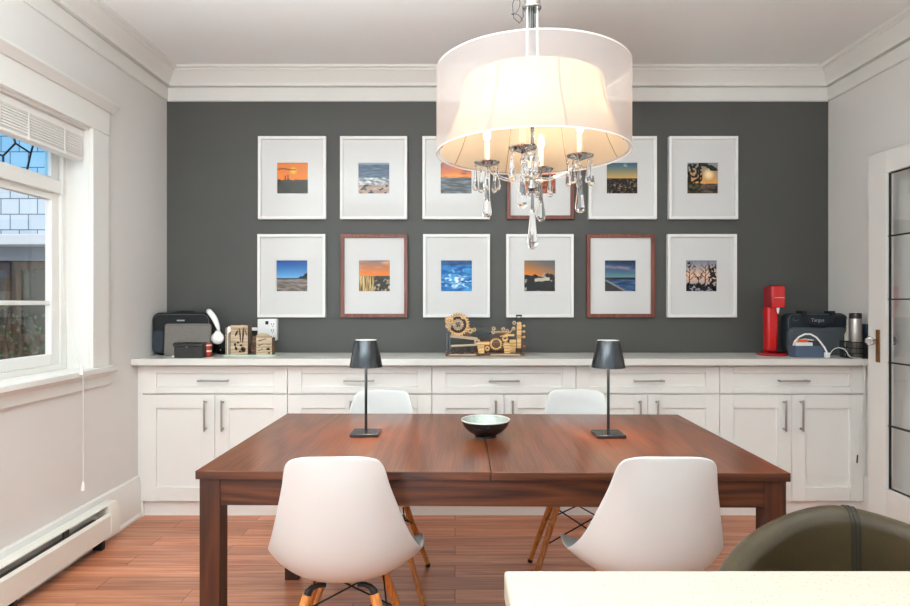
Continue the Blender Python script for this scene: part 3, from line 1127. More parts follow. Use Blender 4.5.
B().lathe([(0, .004), (.036, .004), (.038, 0), (.041, 0), (.041, .007), (.050, .013), (.070, .026), (.085, .043), (.0935, .064), (.0925, .066)], n=48).build('outside', 'bowl_out', bw)
B().lathe([(.0905, .0655), (.082, .043), (.066, .028), (.046, .017), (.02, .012), (0, .011)], n=48).build('inside', 'bowl_in', bw)
B().lathe([(.0935, .0635), (.0945, .066), (.0930, .0685), (.0905, .0675), (.0900, .0650)], n=48).build('rim', 'rim', bw)

# ------------------------------------------------------------------ chandelier
CX, CY = .255, 2.0
zb, zt = 1.747, 2.017
cd = thing('chandelier', 'drum shade chandelier with hanging crystals above the table', 'chandelier', (CX, CY, 0))
R = .316
b = B()
b.lathe([(R, zb), (R, zt)], n=96)
b.build('drum_shade', 'sheer', cd, recalc=True)
b = B()
for z in (zb, zt):
    b.lathe([(R - .0015, z - .002), (R + .0015, z - .002), (R + .0015, z + .002), (R - .0015, z + .002), (R - .0015, z - .002)], n=96)
b.build('shade_hem', pmat('white_hem', srgb(214, 208, 203), .7), cd)
bell = [(.304, zb + .004), (.294, zb + .020), (.274, zb + .058), (.256, zb + .102), (.243, zb + .148), (.234, zb + .195), (.229, zb + .230)]
b = B().lathe(bell, n=96)
bl_ = b.build('bell_shade', 'bell', cd)
seam_m = pmat('seam_tape', srgb(150, 122, 92), .8)
for k in range(8):
    a = 2 * PI * k / 8 + rad(12)
    B().tube([((r + .001) * math.cos(a), (r + .001) * math.sin(a), z) for r, z in bell], .0024, 6).build('seam', seam_m, bl_)
# stem
b = B()
b.lathe([(0, zb + .02), (.006, zb + .02), (.006, 2.22), (0, 2.22)], n=16)
b.build('stem', 'lamp_metal', cd)
for sx in (-1, 1):
    B().cyl((sx * .0165, 0, 1.96), (sx * .0165, 0, 2.225), .0060, n=14).build('tube', 'steel', cd)
    B().cyl((sx * .004, .016, 1.96), (sx * .004, .016, 2.225), .0045, n=12).build('tube', 'steel', cd)
B().lathe([(0, 2.222), (.027, 2.222), (.030, 2.226), (.030, 2.232), (.027, 2.236), (.027, 2.258), (.031, 2.262), (.031, 2.272), (.020, 2.280), (.010, 2.30), (.006, 2.31), (.006, 2.70), (.05, 2.715), (.065, 2.74), (.066, CE), (0, CE)], n=28).build('collar_and_rod', 'chrome', cd)
# slack wire loops beside the collar
pts = []
for k in range(60):
    a = k / 59 * 2 * PI * 3.2
    pts.append((-.046 - .010 * math.sin(k * .11) + .013 * math.cos(a), .010 * math.sin(a * .7), 2.185 + k * .0028 + .014 * math.sin(a)))
b = B().tube(pts, .0012, 6)
b.tube([(-.02, 0, 2.33), (-.045, 0, 2.29), (-.066, .0, 2.24), (-.062, 0, 2.195), (-.042, 0, 2.178), (-.03, 0, 2.20), (-.032, 0, 2.235)], .0014, 6)
b.build('slack_wire', 'lamp_metal', cd)
# central column under the shade
B().lathe([(0, zb + .03), (.012, zb + .03), (.014, zb), (.022, zb - .012), (.026, zb - .03), (.018, zb - .05), (.012, zb - .06), (0, zb - .06)], n=12).build('crystal_body', 'crystal', cd, angle=15)
B().lathe([(0, 1.645), (.010, 1.645), (.016, 1.640), (.016, 1.632), (.010, 1.628), (.010, 1.690), (0, 1.690)], n=20).build('finial_ring', 'chrome', cd)
def drop_prof(L, r):
    return [(0, 0), (r * .16, -.002), (r * .30, -L * .12), (r * .55, -L * .45), (r * .9, -L * .78), (r, -L * .88), (r * .82, -L * .96), (r * .4, -L), (0, -L * 1.003)]
B().lathe(drop_prof(.195, .017), (0, 0, 1.628), 8).build('crystal_drop', 'crystal', cd, angle=10)
bz = 1.722
ang0 = math.atan2(-.147, -.049)
long_src = None
short_src = None
for k in range(4):
    a = ang0 + k * PI / 2
    ax, ay = .155 * math.cos(a), .155 * math.sin(a)
    dx, dy = math.cos(a), math.sin(a)
    b = B().tube([(.010 * dx, .010 * dy, 1.665), (.05 * dx, .05 * dy, 1.660), (.10 * dx, .10 * dy, 1.672), (.14 * dx, .14 * dy, 1.695), (ax, ay, bz)], .0055, 10)
    arm = b.build('arm', 'crystal', cd)
    B().lathe([(0, -.006), (.010, -.006), (.026, .000), (.042, .004), (.044, .008), (.030, .007), (.012, .004), (.012, .012), (0, .012)], (ax, ay, bz), 28).build('bobeche', 'chrome', arm)
    B().cyl((ax, ay, bz + .010), (ax, ay, bz + .075), .0095, n=16).build('candle_sleeve', 'candle', arm)
    B().lathe([(0, .0), (.007, .004), (.013, .020), (.011, .036), (.004, .052), (0, .056)], (ax, ay, bz + .076), 16).build('bulb', 'bulb', arm)
    for j in range(5):
        q = a + .5 + 2 * PI * j / 5
        sx, sy = ax + .039 * math.cos(q), ay + .039 * math.sin(q)
        if short_src is None:
            c = B().lathe(drop_prof(.078, .0105), (0, 0, -.006), 8).ball((0, 0, 0), .005, 8).build('crystal_drop', 'crystal', arm, angle=10)
            short_src = c
        else:
            c = short_src.copy()
            COL.objects.link(c)
            c.parent = arm
        c.location = (sx, sy, bz - .004)
    if long_src is None:
        c = B().lathe(drop_prof(.135, .0165), (0, 0, -.034), 8).ball((0, 0, -.024), .0095, 10).cyl((0, 0, 0), (0, 0, -.034), .0012, n=6).build('long_crystal_drop', 'crystal', arm, angle=10)
        long_src = c
    else:
        c = long_src.copy()
        COL.objects.link(c)
        c.parent = arm
    c.location = (ax, ay, bz - .008)
    L = bpy.data.lights.new('candle_light', 'POINT')
    L.energy = .95
    L.color = (1, .82, .62)
    L.shadow_soft_size = .025
    lo = bpy.data.objects.new('candle_light', L)
    COL.objects.link(lo)
    lo.location = (CX + ax * .96, CY + ay * .96, bz + .118)

# ------------------------------------------------------------------ kitchen island corner and leather stool
IT = .937
ix0, iy1 = X(504, .725), .725
o = B().box(ix0, 2.3, -.35, iy1, IT - .034, IT).build('island_counter', 'island', bevel=.004, seg=3)
tag(o, 'cream speckled quartz island counter in the front right corner', 'counter')
o = B().box(ix0 + .05, 2.3, -.30, .42, 0, IT - .0345).build('island_cabinet', 'cabinet')
tag(o, 'white kitchen cabinet carrying the cream island counter', 'cabinet')

SXC, SYC = .650, .800
sl = thing('bar_stool', 'olive black leather bar stool with curved padded back', 'stool', (SXC, SYC, 0), rad(-4))
B().lathe([(0, .585), (.15, .585), (.205, .595), (.225, .615), (.225, .640), (.205, .660), (.12, .672), (0, .674)], n=48).build('seat', 'leather', sl)
rows = []
na = 48
for i in range(na + 1):
    a = -rad(112) + rad(224) * i / na
    sn = abs(math.sin(a)) if abs(a) < PI / 2 else 1
    top = .900 - .085 * (sn ** 2) ** .75
    if abs(a) > PI / 2 - .5:
        f = (abs(a) - (PI / 2 - .5)) / (rad(112) - PI / 2 + .5)
        top -= .15 * f ** 2
    bot = .640
    ro, ri = .292, .246
    hh = (ro - ri) / 2
    sec = [(ri, bot), (ri - .004, bot + .5 * (top - bot))]
    for k in range(9):
        q = PI - PI * k / 8
        sec.append(((ro + ri) / 2 + hh * math.cos(q), top - hh * 1.1 + hh * 1.1 * math.sin(q)))
    sec += [(ro + .004, bot + .5 * (top - bot)), (ro, bot)]
    rows.append([(r * math.sin(a), r * math.cos(a), z) for r, z in sec + [sec[0]]])
b = B().grid(rows)
bmesh.ops.remove_doubles(b.bm, verts=b.bm.verts, dist=1e-5)
for r in (rows[0], rows[-1]):
    vs = []
    for p in r[:-1]:
        vs.append(min(b.bm.verts, key=lambda v: (v.co - Vector(p)).length))
    b.bm.faces.new(vs)
bk = b.build('backrest', 'leather', sl, angle=60)
def seam_at(a, name, r, mat):
    top = .900 - .085 * (math.sin(a) ** 2) ** .75
    ro, ri = .292, .246
    hh = (ro - ri) / 2
    pts = [(ri - .0045, .66), (ri - .0055, .77)]
    for k in range(9):
        q = PI - PI * k / 8
        pts.append(((ro + ri) / 2 + (hh + .001) * math.cos(q), top - hh * 1.1 + (hh * 1.1 + .001) * math.sin(q)))
    pts += [(ro + .0055, .77), (ro + .001, .66)]
    B().tube([(r_ * math.sin(a), r_ * math.cos(a), z) for r_, z in pts], r, 6).build(name, mat, bk)
seam_at(rad(5.0), 'seam', .0016, 'thread')
seam_at(rad(3.4), 'stitching', .0011, 'thread')
seam_at(rad(6.6), 'stitching', .0011, 'thread')
B().lathe([(0, .02), (.20, .012), (.215, .006), (.215, 0), (0, 0)], n=40).build('base', 'chrome', sl)
B().cyl((0, 0, .018), (0, 0, .586), .028, n=20).build('column', 'chrome', sl)
B().tube([(.028 * math.cos(a) + .0, .16 + .15 * 0 + .0, .28) if False else (.15 * math.cos(a), .15 * math.sin(a), .27) for a in [2 * PI * i / 28 for i in range(28)]], .010, 8, closed=True).cyl((-.15, 0, .27), (.15, 0, .27), .008, n=8).build('footrest', 'chrome', sl)

# ------------------------------------------------------------------ things on the long counter, left end
def pillow_box(x0, x1, y0, y1, z0, z1, r, mat, name, parent, bev=.02, r2=None):
    return B().prism(rrect(x0, x1, z0, z1, r, 6, r2), y0, y1, 'y').build(name, mat, parent, bevel=bev, seg=4, angle=60)
IY = 3.76
bgx = X(183.5, IY)
hgt = .262
t = thing('backpack', 'black backpack standing in the left corner of the counter', 'bag', (bgx, IY, CT))
pillow_box(-.185, .185, -.04, .075, 0, hgt, .05, 'nylon', 'body', t, .03, .045)
B().tube([(x * 1.0, -.038, z) for x, z in rrect(-.172, .172, .016, hgt - .012, .045, 6, .04)], .003, 6, closed=True).build('zip', 'nylon_grey', t)
pillow_box(-.168, -.100, -.052, -.03, .012, .155, .028, 'nylon_slate', 'side_pocket', t, .012)
B().tube([(-.07, .02, hgt - .010), (-.06, .02, hgt - .001), (-.02, .02, hgt + .004), (.03, .02, hgt + .004), (.06, .02, hgt - .001), (.07, .02, hgt - .010)], .007, 8).build('handle', 'nylon', t)
B().box(-.022, .024, -.0425, -.0400, hgt - .052, hgt - .044).build('logo_tab', 'text_grey', t)
t = thing('laptop_sleeve', 'grey fabric laptop sleeve leaning on the black backpack', 'laptop sleeve', (X(187.5, 3.672), 3.672, CT))
o = pillow_box(-.140, .140, -.010, .010, 0, .196, .014, 'grey_fabric', 'sleeve', t, .006)
B().box(-.135, .135, -.0112, -.0098, .185, .188).build('zip', 'nylon_grey', t)
t.rotation_euler.x = rad(-4)
t = thing('storage_case', 'low dark charcoal case in front of the grey sleeve', 'case', (X(191.5, 3.59), 3.59, CT))
B().box(-.083, .083, -.045, .035, 0, .066).build('body', 'char_plastic', t, bevel=.004)
B().prism([(-.045, .067), (.035, .067), (.035, .088), (-.030, .088), (-.045, .078)], -.093, .083, 'x').build('lid', 'char_plastic', t, bevel=.004)
B().box(-.012, -.004, -.0475, -.044, .060, .068).build('clasp', 'steel', t)
B().box(-.094, -.084, -.046, -.036, .004, .014).build('plug', 'white_plastic', t)
t = thing('tin', 'small copper red tin with pale bands beside the charcoal case', 'tin', (X(208, 3.625), 3.625, CT))
B().lathe([(0, 0), (.022, 0), (.023, .003), (.023, .080), (.020, .084), (0, .084)], n=24).build('body', 'copper', t)
B().lathe([(.0235, .066), (.0235, .074)], n=24).build('band', 'silver_band', t)
B().lathe([(.0235, .030), (.0235, .040)], n=24).build('band', 'silver_band', t)
t = thing('speaker', 'small black speaker box behind the white headphones', 'speaker', (X(226.5, 3.84), 3.84, CT))
B().box(-.048, .048, -.04, .05, 0, .115).build('body', 'black_plastic', t, bevel=.008)
B().lathe([(0, .001), (.030, .001), (.034, -.003), (.036, .0)], (0, -.0405, .066), 24, Matrix.Rotation(PI / 2, 3, 'X')).build('cone', 'char_plastic', t)
B().ball((-.022, -.0405, .028), .0045, 8).build('light', 'white_plastic', t)
# headphones hooked over the bag's shoulder
hp = thing('headphones', 'white over-ear headphones hooked over the black backpack', 'headphones', (X(212, 3.70), 3.70, CT))
arc = [(-.072, .155, .235), (-.062, .115, .262), (-.042, .05, .273), (-.012, -.006, .266), (.018, -.02, .238), (.034, -.024, .208), (.046, -.026, .178), (.053, -.028, .150)]
hb = B()
hb.tube(arc, [.007, .013, .0165, .018, .018, .017, .014, .009], 12)
hb.build('headband', 'white_plastic', hp, subd=1)
def cup(c, tilt, name):
    mt = Matrix.Rotation(rad(tilt[1]), 3, 'Z') @ Matrix.Rotation(rad(tilt[0]), 3, 'X')
    o = B().lathe([(0, .020), (.024, .019), (.034, .010), (.037, -.002), (.036, -.012), (.030, -.020), (.018, -.018), (0, -.016)], c, 28, mt).build(name, 'white_plastic', hp)
    B().lathe([(.020, -.0165), (.030, -.0205), (.0365, -.013), (.034, -.026), (.024, -.030), (.019, -.024)], c, 28, mt).build('ear_cushion', pmat('pale_grey_cushion', srgb(206, 206, 206), .7), o)
    return o
cup((.050, -.030, .110), (78, 48), 'ear_cup')
cup((-.076, .165, .205), (80, 10), 'ear_cup')
B().tube([(.053, -.028, .152), (.060, -.026, .140), (.064, -.024, .125)], .006, 8).tube([(.050, -.028, .152), (.036, -.030, .146), (.030, -.030, .135)], .005, 8).build('yoke', 'white_plastic', hp)

# laser-cut wooden desk organiser on a pale tray
og = thing('desk_organiser', 'laser cut plywood desk organiser on a pale green tray', 'organiser', (X(252, 3.70), 3.70, CT))
sc_ = 3.70 / F
B().prism(rrect(-.166, .160, -.055, .055, .02), 0, .009, 'z').build('tray', 'tray', og, bevel=.002)
def holes_left():
    hs = []
    for (cx_, cz_, rx, rz, ro_) in ((.012, .118, .004, .040, 6), (.030, .118, .004, .045, -4), (.046, .135, .003, .022, 20), (-.010, .128, .005, .018, -25), (-.018, .060, .006, .008, 0), (.0, .072, .006, .006, 0),
                                     (.030, .030, .012, .016, 30), (.012, .018, .008, .006, 0), (-.012, .036, .006, .012, 20), (.018, .056, .007, .006, 0)):
        c, s = math.cos(rad(ro_)), math.sin(rad(ro_))
        rx, rz = rx * 1.35, rz * 1.1
        hs.append([(cx_ + rx * math.cos(-a) * c - rz * math.sin(-a) * s, cz_ + rx * math.cos(-a) * s + rz * math.sin(-a) * c) for a in [2 * PI * i / 10 for i in range(10)]])
    return hs
x0 = (233 - 252) * sc_
pan = [(x0, .009), (x0 + .103, .009), (x0 + .103, .184), (x0 + .070, .190), (x0 + .05, .186), (x0, .188)]
hl = [[(px + x0 + .045, pz + .01) for px, pz in h] for h in holes_left()]
B().prism(pan, -.040, -.034, 'y', holes=hl).build('front_panel', 'ply', og)
B().box(x0, x0 + .103, .030, .036, .009, .188).build('back_panel', 'ply_dark', og)
for k, xx in enumerate((x0, x0 + .097)):
    B().box(xx, xx + .005, -.034, .030, .009, .178).build('side_panel', 'ply_dark', og)
for k in range(4):
    B().box(x0 - .036 + k * .008, x0 - .031 + k * .008, -.025 + k * .006, .025, .009, .172 - k * .012).build('divider', 'white_plastic' if k % 2 else 'ply', og)
B().prism([(x0 - .02, .135), (x0 - .004, .150), (x0 - .002, .174), (x0 - .016, .182), (x0 - .026, .165)], -.028, -.022, 'y').build('tag', 'white_plastic', og, bevel=.001)
x1 = (258.5 - 252) * sc_
pts = [(x1, .009), (x1 + .094, .009), (x1 + .094, .118)] + [(x1 + .094 - .0094 * i, .118 + .020 * math.sin(i / 10 * PI * .8)) for i in range(1, 10)] + [(x1, .122)]
hr = [[(x1 + .058, .036), (x1 + .060, .046), (x1 + .072, .052), (x1 + .082, .050), (x1 + .082, .036)], [(x1 + .066, .014), (x1 + .070, .024), (x1 + .084, .026), (x1 + .084, .014)], [(x1 + .066, .068), (x1 + .066, .071), (x1 + .088, .072), (x1 + .088, .069)],
      [(x1 + .010, .030), (x1 + .012, .034), (x1 + .040, .048), (x1 + .040, .043)], [(x1 + .010, .060), (x1 + .012, .065), (x1 + .044, .078), (x1 + .044, .073)], [(x1 + .012, .090), (x1 + .014, .095), (x1 + .060, .108), (x1 + .060, .103)]]
hr = [list(reversed(h)) for h in hr]
B().prism(pts, -.042, -.036, 'y', holes=hr).build('front_panel', 'ply', og)
B().box(x1, x1 + .094, .02, .026, .009, .11).build('back_panel', 'ply_dark', og)
B().box(x1, x1 + .005, -.036, .02, .009, .12).box(x1 + .089, x1 + .094, -.036, .02, .009, .11).build('side_panel', 'ply_dark', og)
gear_x = x1 - .020
B().prism(circ(gear_x, .045, .022, 14), -.02, -.014, 'y', holes=[list(reversed(circ(gear_x, .045, .012, 10)))]).build('ring', 'ply_dark', og)
B().box(x1 - .034, x1 - .006, 0, .012, .009, .12).build('peg_board', 'ply_dark', og)
# wall outlet adapter and its cable
wo = thing('outlet_adapter', 'white multi-socket adapter plugged into the charcoal wall', 'socket', (X(267.5, 3.90), WB, Z(330, 3.90)))
B().box(-.062, .062, -.045, -.001, -.068, .072).build('housing', 'white_plastic', wo, bevel=.006)
B().box(-.010, .010, -.0475, -.0445, .036, .058).build('switch', 'black_plastic', wo, bevel=.001)
b = B()
for zz in (.028, -.012, -.052):
    b.box(.028, .031, -.0465, -.0445, zz + .004, zz + .016).box(.042, .045, -.0465, -.0445, zz + .004, zz + .016).cyl((.0365, -.0465, zz - .004), (.0365, -.0445, zz - .004), .0028, n=8)
b.build('socket_slots', 'black_plastic', wo)
pl_ = thing('plug_cable', 'white plug and cable running left from the wall adapter', 'cable', (X(250, 3.88), 3.88, Z(329, 3.88)))
B().box(-.008, .046, -.012, .012, -.010, .010).build('plug', 'white_plastic', pl_, bevel=.003)
B().tube([(-.006, 0, 0), (-.04, -.005, .003), (-.08, -.008, -.004), (-.105, -.008, -.03), (-.112, -.006, -.08), (-.112, -.005, CT - Z(329, 3.88) + .004)], .0035, 8).build('lead', 'white_plastic', pl_)

# ------------------------------------------------------------------ wooden mechanical model in the middle of the counter
MY = 3.70
ms = MY / F
mm = thing('wooden_gear_model', 'wooden mechanical puzzle model with gears on the counter', 'model', (X(485, MY), MY, CT))
def mx(px): return (px - 485) * ms
def mz(py): return (356.2 - py) * ms
def gear(cx_, cz_, r, teeth, hole, y0, y1, spokes=0):
    o = []
    for i in range(teeth * 4):
        a = 2 * PI * i / (teeth * 4)
        rr = r if i % 4 in (0, 1) else r * .86
        o.append((cx_ + rr * math.cos(a), cz_ + rr * math.sin(a)))
    b = B().prism(o, y0, y1, 'y', holes=[list(reversed(circ(cx_, cz_, hole, 20)))] if hole else [])
    for k in range(spokes):
        a = 2 * PI * k / spokes + .3
        mt = Matrix.Translation((cx_ + hole * .5 * math.cos(a), (y0 + y1) / 2, cz_ + hole * .5 * math.sin(a))) @ Matrix.Rotation(-a, 4, 'Y')
        b.xbox(mt, hole * 1.05, (y1 - y0) * .8, r * .10)
    return b
# base
b = B()
b.box(mx(446), mx(524), -.055, -.047, 0, .007).box(mx(446), mx(524), .047, .055, 0, .007)
b.box(mx(446), mx(524), -.055, -.047, .013, .018).box(mx(446), mx(524), .047, .055, .013, .018)
for p in (447, 478, 486, 522):
    b.box(mx(p) - .007, mx(p) + .007, -.057, .057, 0, .020)
b.build('base_frame', 'ply_dark', mm)
B().box(mx(449), mx(476), -.058, -.0565, .0075, .0125).box(mx(490), mx(519), -.058, -.0565, .0075, .0125).build('base_inlay', pmat('pale_inlay', srgb(222, 208, 190), .6), mm)
# frame posts and beams on the left
b = B()
for p in (447, 450):
    b.box(mx(p) - .003, mx(p) + .003, -.045, -.038, .018, mz(332)).box(mx(p) - .003, mx(p) + .003, .038, .045, .018, mz(332))
b.build('post', 'lamp_metal', mm)
b = B()
mt = Matrix.Translation((mx(464), -.040, mz(337.8))) @ Matrix.Rotation(rad(6), 4, 'Y')
b.xbox(mt, .165, .008, .014)
mt = Matrix.Translation((mx(464), .040, mz(337.8))) @ Matrix.Rotation(rad(6), 4, 'Y')
b.xbox(mt, .165, .008, .014)
mt = Matrix.Translation((mx(466), -.046, mz(345.3))) @ Matrix.Rotation(rad(-3), 4, 'Y')
b.xbox(mt, .185, .007, .012)
b.build('beam', 'ply', mm)
b = B()
mt = Matrix.Translation((mx(483), -.042, mz(343.5)))
b.xbox(mt, .075, .010, .020)
b.box(mx(478), mx(484), -.045, -.02, .018, mz(345))
b.build('cross_block', 'ply_gold', mm)
B().box(mx(476), mx(512), .03, .036, .018, mz(341)).build('back_plate', 'ply_dark', mm)
# big drive wheel: outer ring, black inner ring, hub
wx, wz = mx(458), mz(325)
gear(wx, wz, .072, 26, .052, -.022, -.010).build('drive_wheel', 'ply_gold', mm)
B().prism(circ(wx, wz, .050, 32), -.018, -.008, 'y', holes=[list(reversed(circ(wx, wz, .034, 28)))]).build('drive_ring', 'edge_ply', mm)
gear(wx, wz, .036, 14, .016, -.026, -.016, 4).build('drive_hub', 'ply', mm)
B().cyl((wx, -.035, wz), (wx, .045, wz), .006, n=12).build('axle', 'ply_dark', mm)
gear(mx(449.5), mz(321), .028, 12, .010, -.034, -.026).build('gear', 'ply_gold', mm)
gear(mx(448.5), mz(326), .020, 10, .007, -.040, -.034).build('gear', 'ply', mm)
gear(mx(463), mz(317.5), .014, 10, .005, -.030, -.024).build('gear', 'ply_gold', mm)
for (p, q, r, m_) in ((470, 331, .018, 'ply_gold'), (474, 330, .013, 'ply'), (477, 342, .020, 'ply'), (468, 334.5, .012, 'ply_dark'), (480, 347.5, .019, 'ply_gold'), (487, 348.5, .016, 'ply_gold'), (453, 351, .017, 'edge_ply'), (462, 351.5, .016, 'edge_ply'), (472, 351, .018, 'edge_ply')):
    gear(mx(p), mz(q), r, 10, r * .35, -.036, -.028).build('gear', m_, mm)
# front gears on the right half
gear(mx(495.5), mz(344), .038, 18, .026, -.048, -.040).build('gear', 'ply_gold', mm)
gear(mx(495.5), mz(344), .024, 12, .008, -.054, -.047, 4).build('gear', 'ply_dark', mm)
gear(mx(504.5), mz(338.5), .020, 12, .007, -.046, -.038).build('gear', 'ply_gold', mm)
gear(mx(505.5), mz(345.5), .022, 12, .010, -.046, -.038).build('gear', 'ply', mm)
b = B().box(mx(503.5), mx(509), -.050, -.044, .018, mz(343)).box(mx(509.5), mx(516), -.01, .0, .018, mz(340))
b.build('support', 'ply_gold', mm)
b = B()
mt = Matrix.Translation((mx(485), 0, mz(333.6))) @ Matrix.Rotation(rad(4), 4, 'Y')
b.xbox(mt, .120, .006, .006)
b.build('steel_rod', 'lamp_metal', mm)
b = B().box(mx(495), mx(508), -.022, -.014, mz(333.5), mz(331.5)).box(mx(505), mx(514), -.018, -.010, mz(336.5), mz(334.5))
b.tube([(mx(500), 0, mz(337)), (mx(505), 0, mz(335)), (mx(510), 0, mz(333)), (mx(514), 0, mz(328))], .004, 6)
b.build('track', 'ply_gold', mm)
for (p, q) in ((493.5, 328.8), (493, 332.5), (503, 329.5), (507, 331.3), (514, 323.3), (513.2, 329)):
    gear(mx(p), mz(q), .0125, 9, .004, -.026, -.018).build('gear', 'ply', mm)
# tower with side pegs
b = B().prism([(mx(517), .018), (mx(520.6), .018), (mx(520.9), mz(340)), (mx(521.3), mz(326)), (mx(520.9), mz(322.5)), (mx(517.1), mz(322.5)), (mx(516.7), mz(326)), (mx(516.9), mz(340))], -.012, .004, 'y')
b.build('tower', 'ply_gold', mm)
b = B().box(mx(516.4), mx(517.2), -.005, .003, mz(323), mz(316)).box(mx(520.6), mx(521.4), -.005, .003, mz(323), mz(316)).box(mx(516), mx(521.8), -.007, .005, mz(317), mz(315.2))
b.build('tower_top', 'lamp_metal', mm)
for q in (326.3, 332.2, 337.6):
    B().box(mx(521.2), mx(522.6), -.006, 0, mz(q) - .002, mz(q) + .002).ball((mx(524), -.003, mz(q)), .0085, 10).build('peg', 'ply_gold', mm)
B().box(mx(515.5), mx(522), -.015, .008, .018, mz(348.5)).build('tower_foot', 'edge_ply', mm)
B().box(mx(522.8), mx(523.4), -.004, 0, .018, mz(337)).build('tower_prop', 'ply_dark', mm)
B().cyl((mx(524.5), -.02, mz(347)), (mx(524.5), .0, mz(347)), .007, n=12).build('crank', 'copper', mm)

# ------------------------------------------------------------------ right end of the counter
sm = thing('soda_maker', 'tall red soda maker standing at the right of the gallery', 'soda maker', (X(770, 3.74), 3.74, CT))
k = 3.74 / F
B().lathe([(0, 0), (.088, 0), (.092, .006), (.088, .014), (.060, .020), (.050, .024), (0, .024)], (.012, 0, 0), n=40).build('base', 'red_dark', sm)
B().lathe([(0, .0245), (.040, .0245), (.042, .028), (0, .028)], (.012, -.03, 0), n=28).build('drip_tray', 'black_plastic', sm)
B().prism([(-.020, .022), (.036, .022), (.041, .16), (.046, .30), (-.024, .30), (-.022, .16)], -.020, .050, 'y').build('column', 'red', sm, bevel=.012, seg=4, angle=60)
B().box(-.018, -.0135, -.052, .040, .295, .422).build('head_side', 'red_dark', sm, bevel=.002, seg=2, angle=60)
B().box(-.014, .066, -.055, .042, .292, .425).build('head', 'red', sm, bevel=.008, seg=3, angle=60)
B().box(-.002, .060, -.0568, -.0545, .352, .355).build('trim_line', 'silver_band', sm)
B().lathe([(0, 0), (.010, 0), (.008, -.020), (.004, -.036), (0, -.036)], (.030, -.036, .293), 16).build('nozzle', 'white_plastic', sm)
B().box(-.004, .046, -.020, .03, .424, .430).build('button', 'black_plastic', sm, bevel=.002)

lb = thing('laptop_bag', 'dark teal laptop bag with grey front pocket near the glass door', 'bag', (X(814.5, 3.78), 3.78, CT))
k = 3.78 / F
pillow_box(-.190, .190, -.035, .055, 0, .258, .055, 'nylon_teal', 'body', lb, .025, .04)
pillow_box(-.195, .178, -.068, -.02, 0, .172, .045, 'nylon_grey', 'front_pocket', lb, .022, .04)
B().tube([(x, -.036, z) for x, z in rrect(-.182, .182, .012, .251, .05, 6, .036)], .0028, 6, closed=True).build('piping', 'nylon_grey', lb)
hp_ = [(-.088, -.030, .268), (-.088, -.050, .235), (-.080, -.056, .205), (-.062, -.058, .188), (-.02, -.060, .180), (.03, -.060, .180), (.062, -.058, .190), (.080, -.056, .210), (.088, -.050, .238), (.088, -.030, .268)]
B().tube(hp_, .0085, 8).build('handle', 'nylon', lb)
for x in (-.088, .088):
    B().box(x - .014, x + .014, -.046, .03, .240, .272).build('strap', 'nylon', lb, bevel=.004)
B().tube([(-.135 + .018 * math.cos(a), -.037, .225 + .014 * math.sin(a)) for a in [PI + PI * i / 10 for i in range(11)]], .002, 6).build('ring_tab', 'nylon_grey', lb)
cu = bpy.data.curves.new('logo', 'FONT')
cu.body = 'Targus'
cu.size = .030
cu.extrude = .0006
cu.align_x = 'CENTER'
tmp = bpy.data.objects.new('logo_text', cu)
COL.objects.link(tmp)
bpy.context.view_layer.update()
lme = bpy.data.meshes.new_from_object(tmp.evaluated_get(bpy.context.evaluated_depsgraph_get()))
bpy.data.objects.remove(tmp)
bpy.data.curves.remove(cu)
lme.materials.clear()
lme.materials.append(M['text_grey'])
lo = bpy.data.objects.new('logo', lme)
COL.objects.link(lo)
lo.parent = lb
lo.location = (-.002, -.0375, .206)
lo.rotation_euler = (PI / 2, 0, 0)

bb = thing('charger_box', 'blue grey open box holding chargers before the teal bag', 'box', (X(807.5, 3.61), 3.61, CT))
b = B().box(-.088, .078, -.030, -.027, 0, .068).box(-.088, .078, .045, .048, 0, .066).box(-.088, -.085, -.027, .045, 0, .068).box(.075, .078, -.027, .045, 0, .068).box(-.085, .075, -.027, .045, 0, .003)
b.build('box', 'blue_box', bb)
o = B().box(-.080, .020, -.022, -.004, .004, .088).build('charger', 'white_plastic', loc=(bb.location.x, bb.location.y, CT), bevel=.004)
tag(o, 'white charger block standing inside the blue grey box', 'charger')
o = B().box(-.048, .006, .0, .018, .004, .104).build('orange_battery', 'orange', loc=(bb.location.x, bb.location.y, CT), bevel=.004)
tag(o, 'orange battery pack peeking from the blue grey box', 'battery')
o = B().box(.024, .068, -.015, .02, .004, .098).build('power_adapter', 'nylon_slate', loc=(bb.location.x, bb.location.y, CT), bevel=.006)
tag(o, 'dark slate power adapter inside the blue grey box', 'adapter')
cb = thing('charging_cable', 'white charging cable looping out of the box to its plug', 'cable', (bb.location.x, bb.location.y, CT))
B().tube([(-.070, .03, .060), (-.064, .02, .092), (-.045, .01, .118), (-.015, .0, .136), (.015, -.005, .136), (.045, -.012, .118), (.065, -.02, .090), (.080, -.035, .058), (.092, -.038, .030)], .0055, 8).build('wire', 'white_plastic', cb)
B().tube([(-.060, .03, .080), (-.040, .02, .100), (-.010, .01, .106), (.030, .0, .100), (.060, -.01, .080)], .004, 8).build('wire', 'white_plastic', cb)
B().box(.080, .106, -.050, -.026, 0, .030).build('plug', 'white_plastic', cb, bevel=.003)

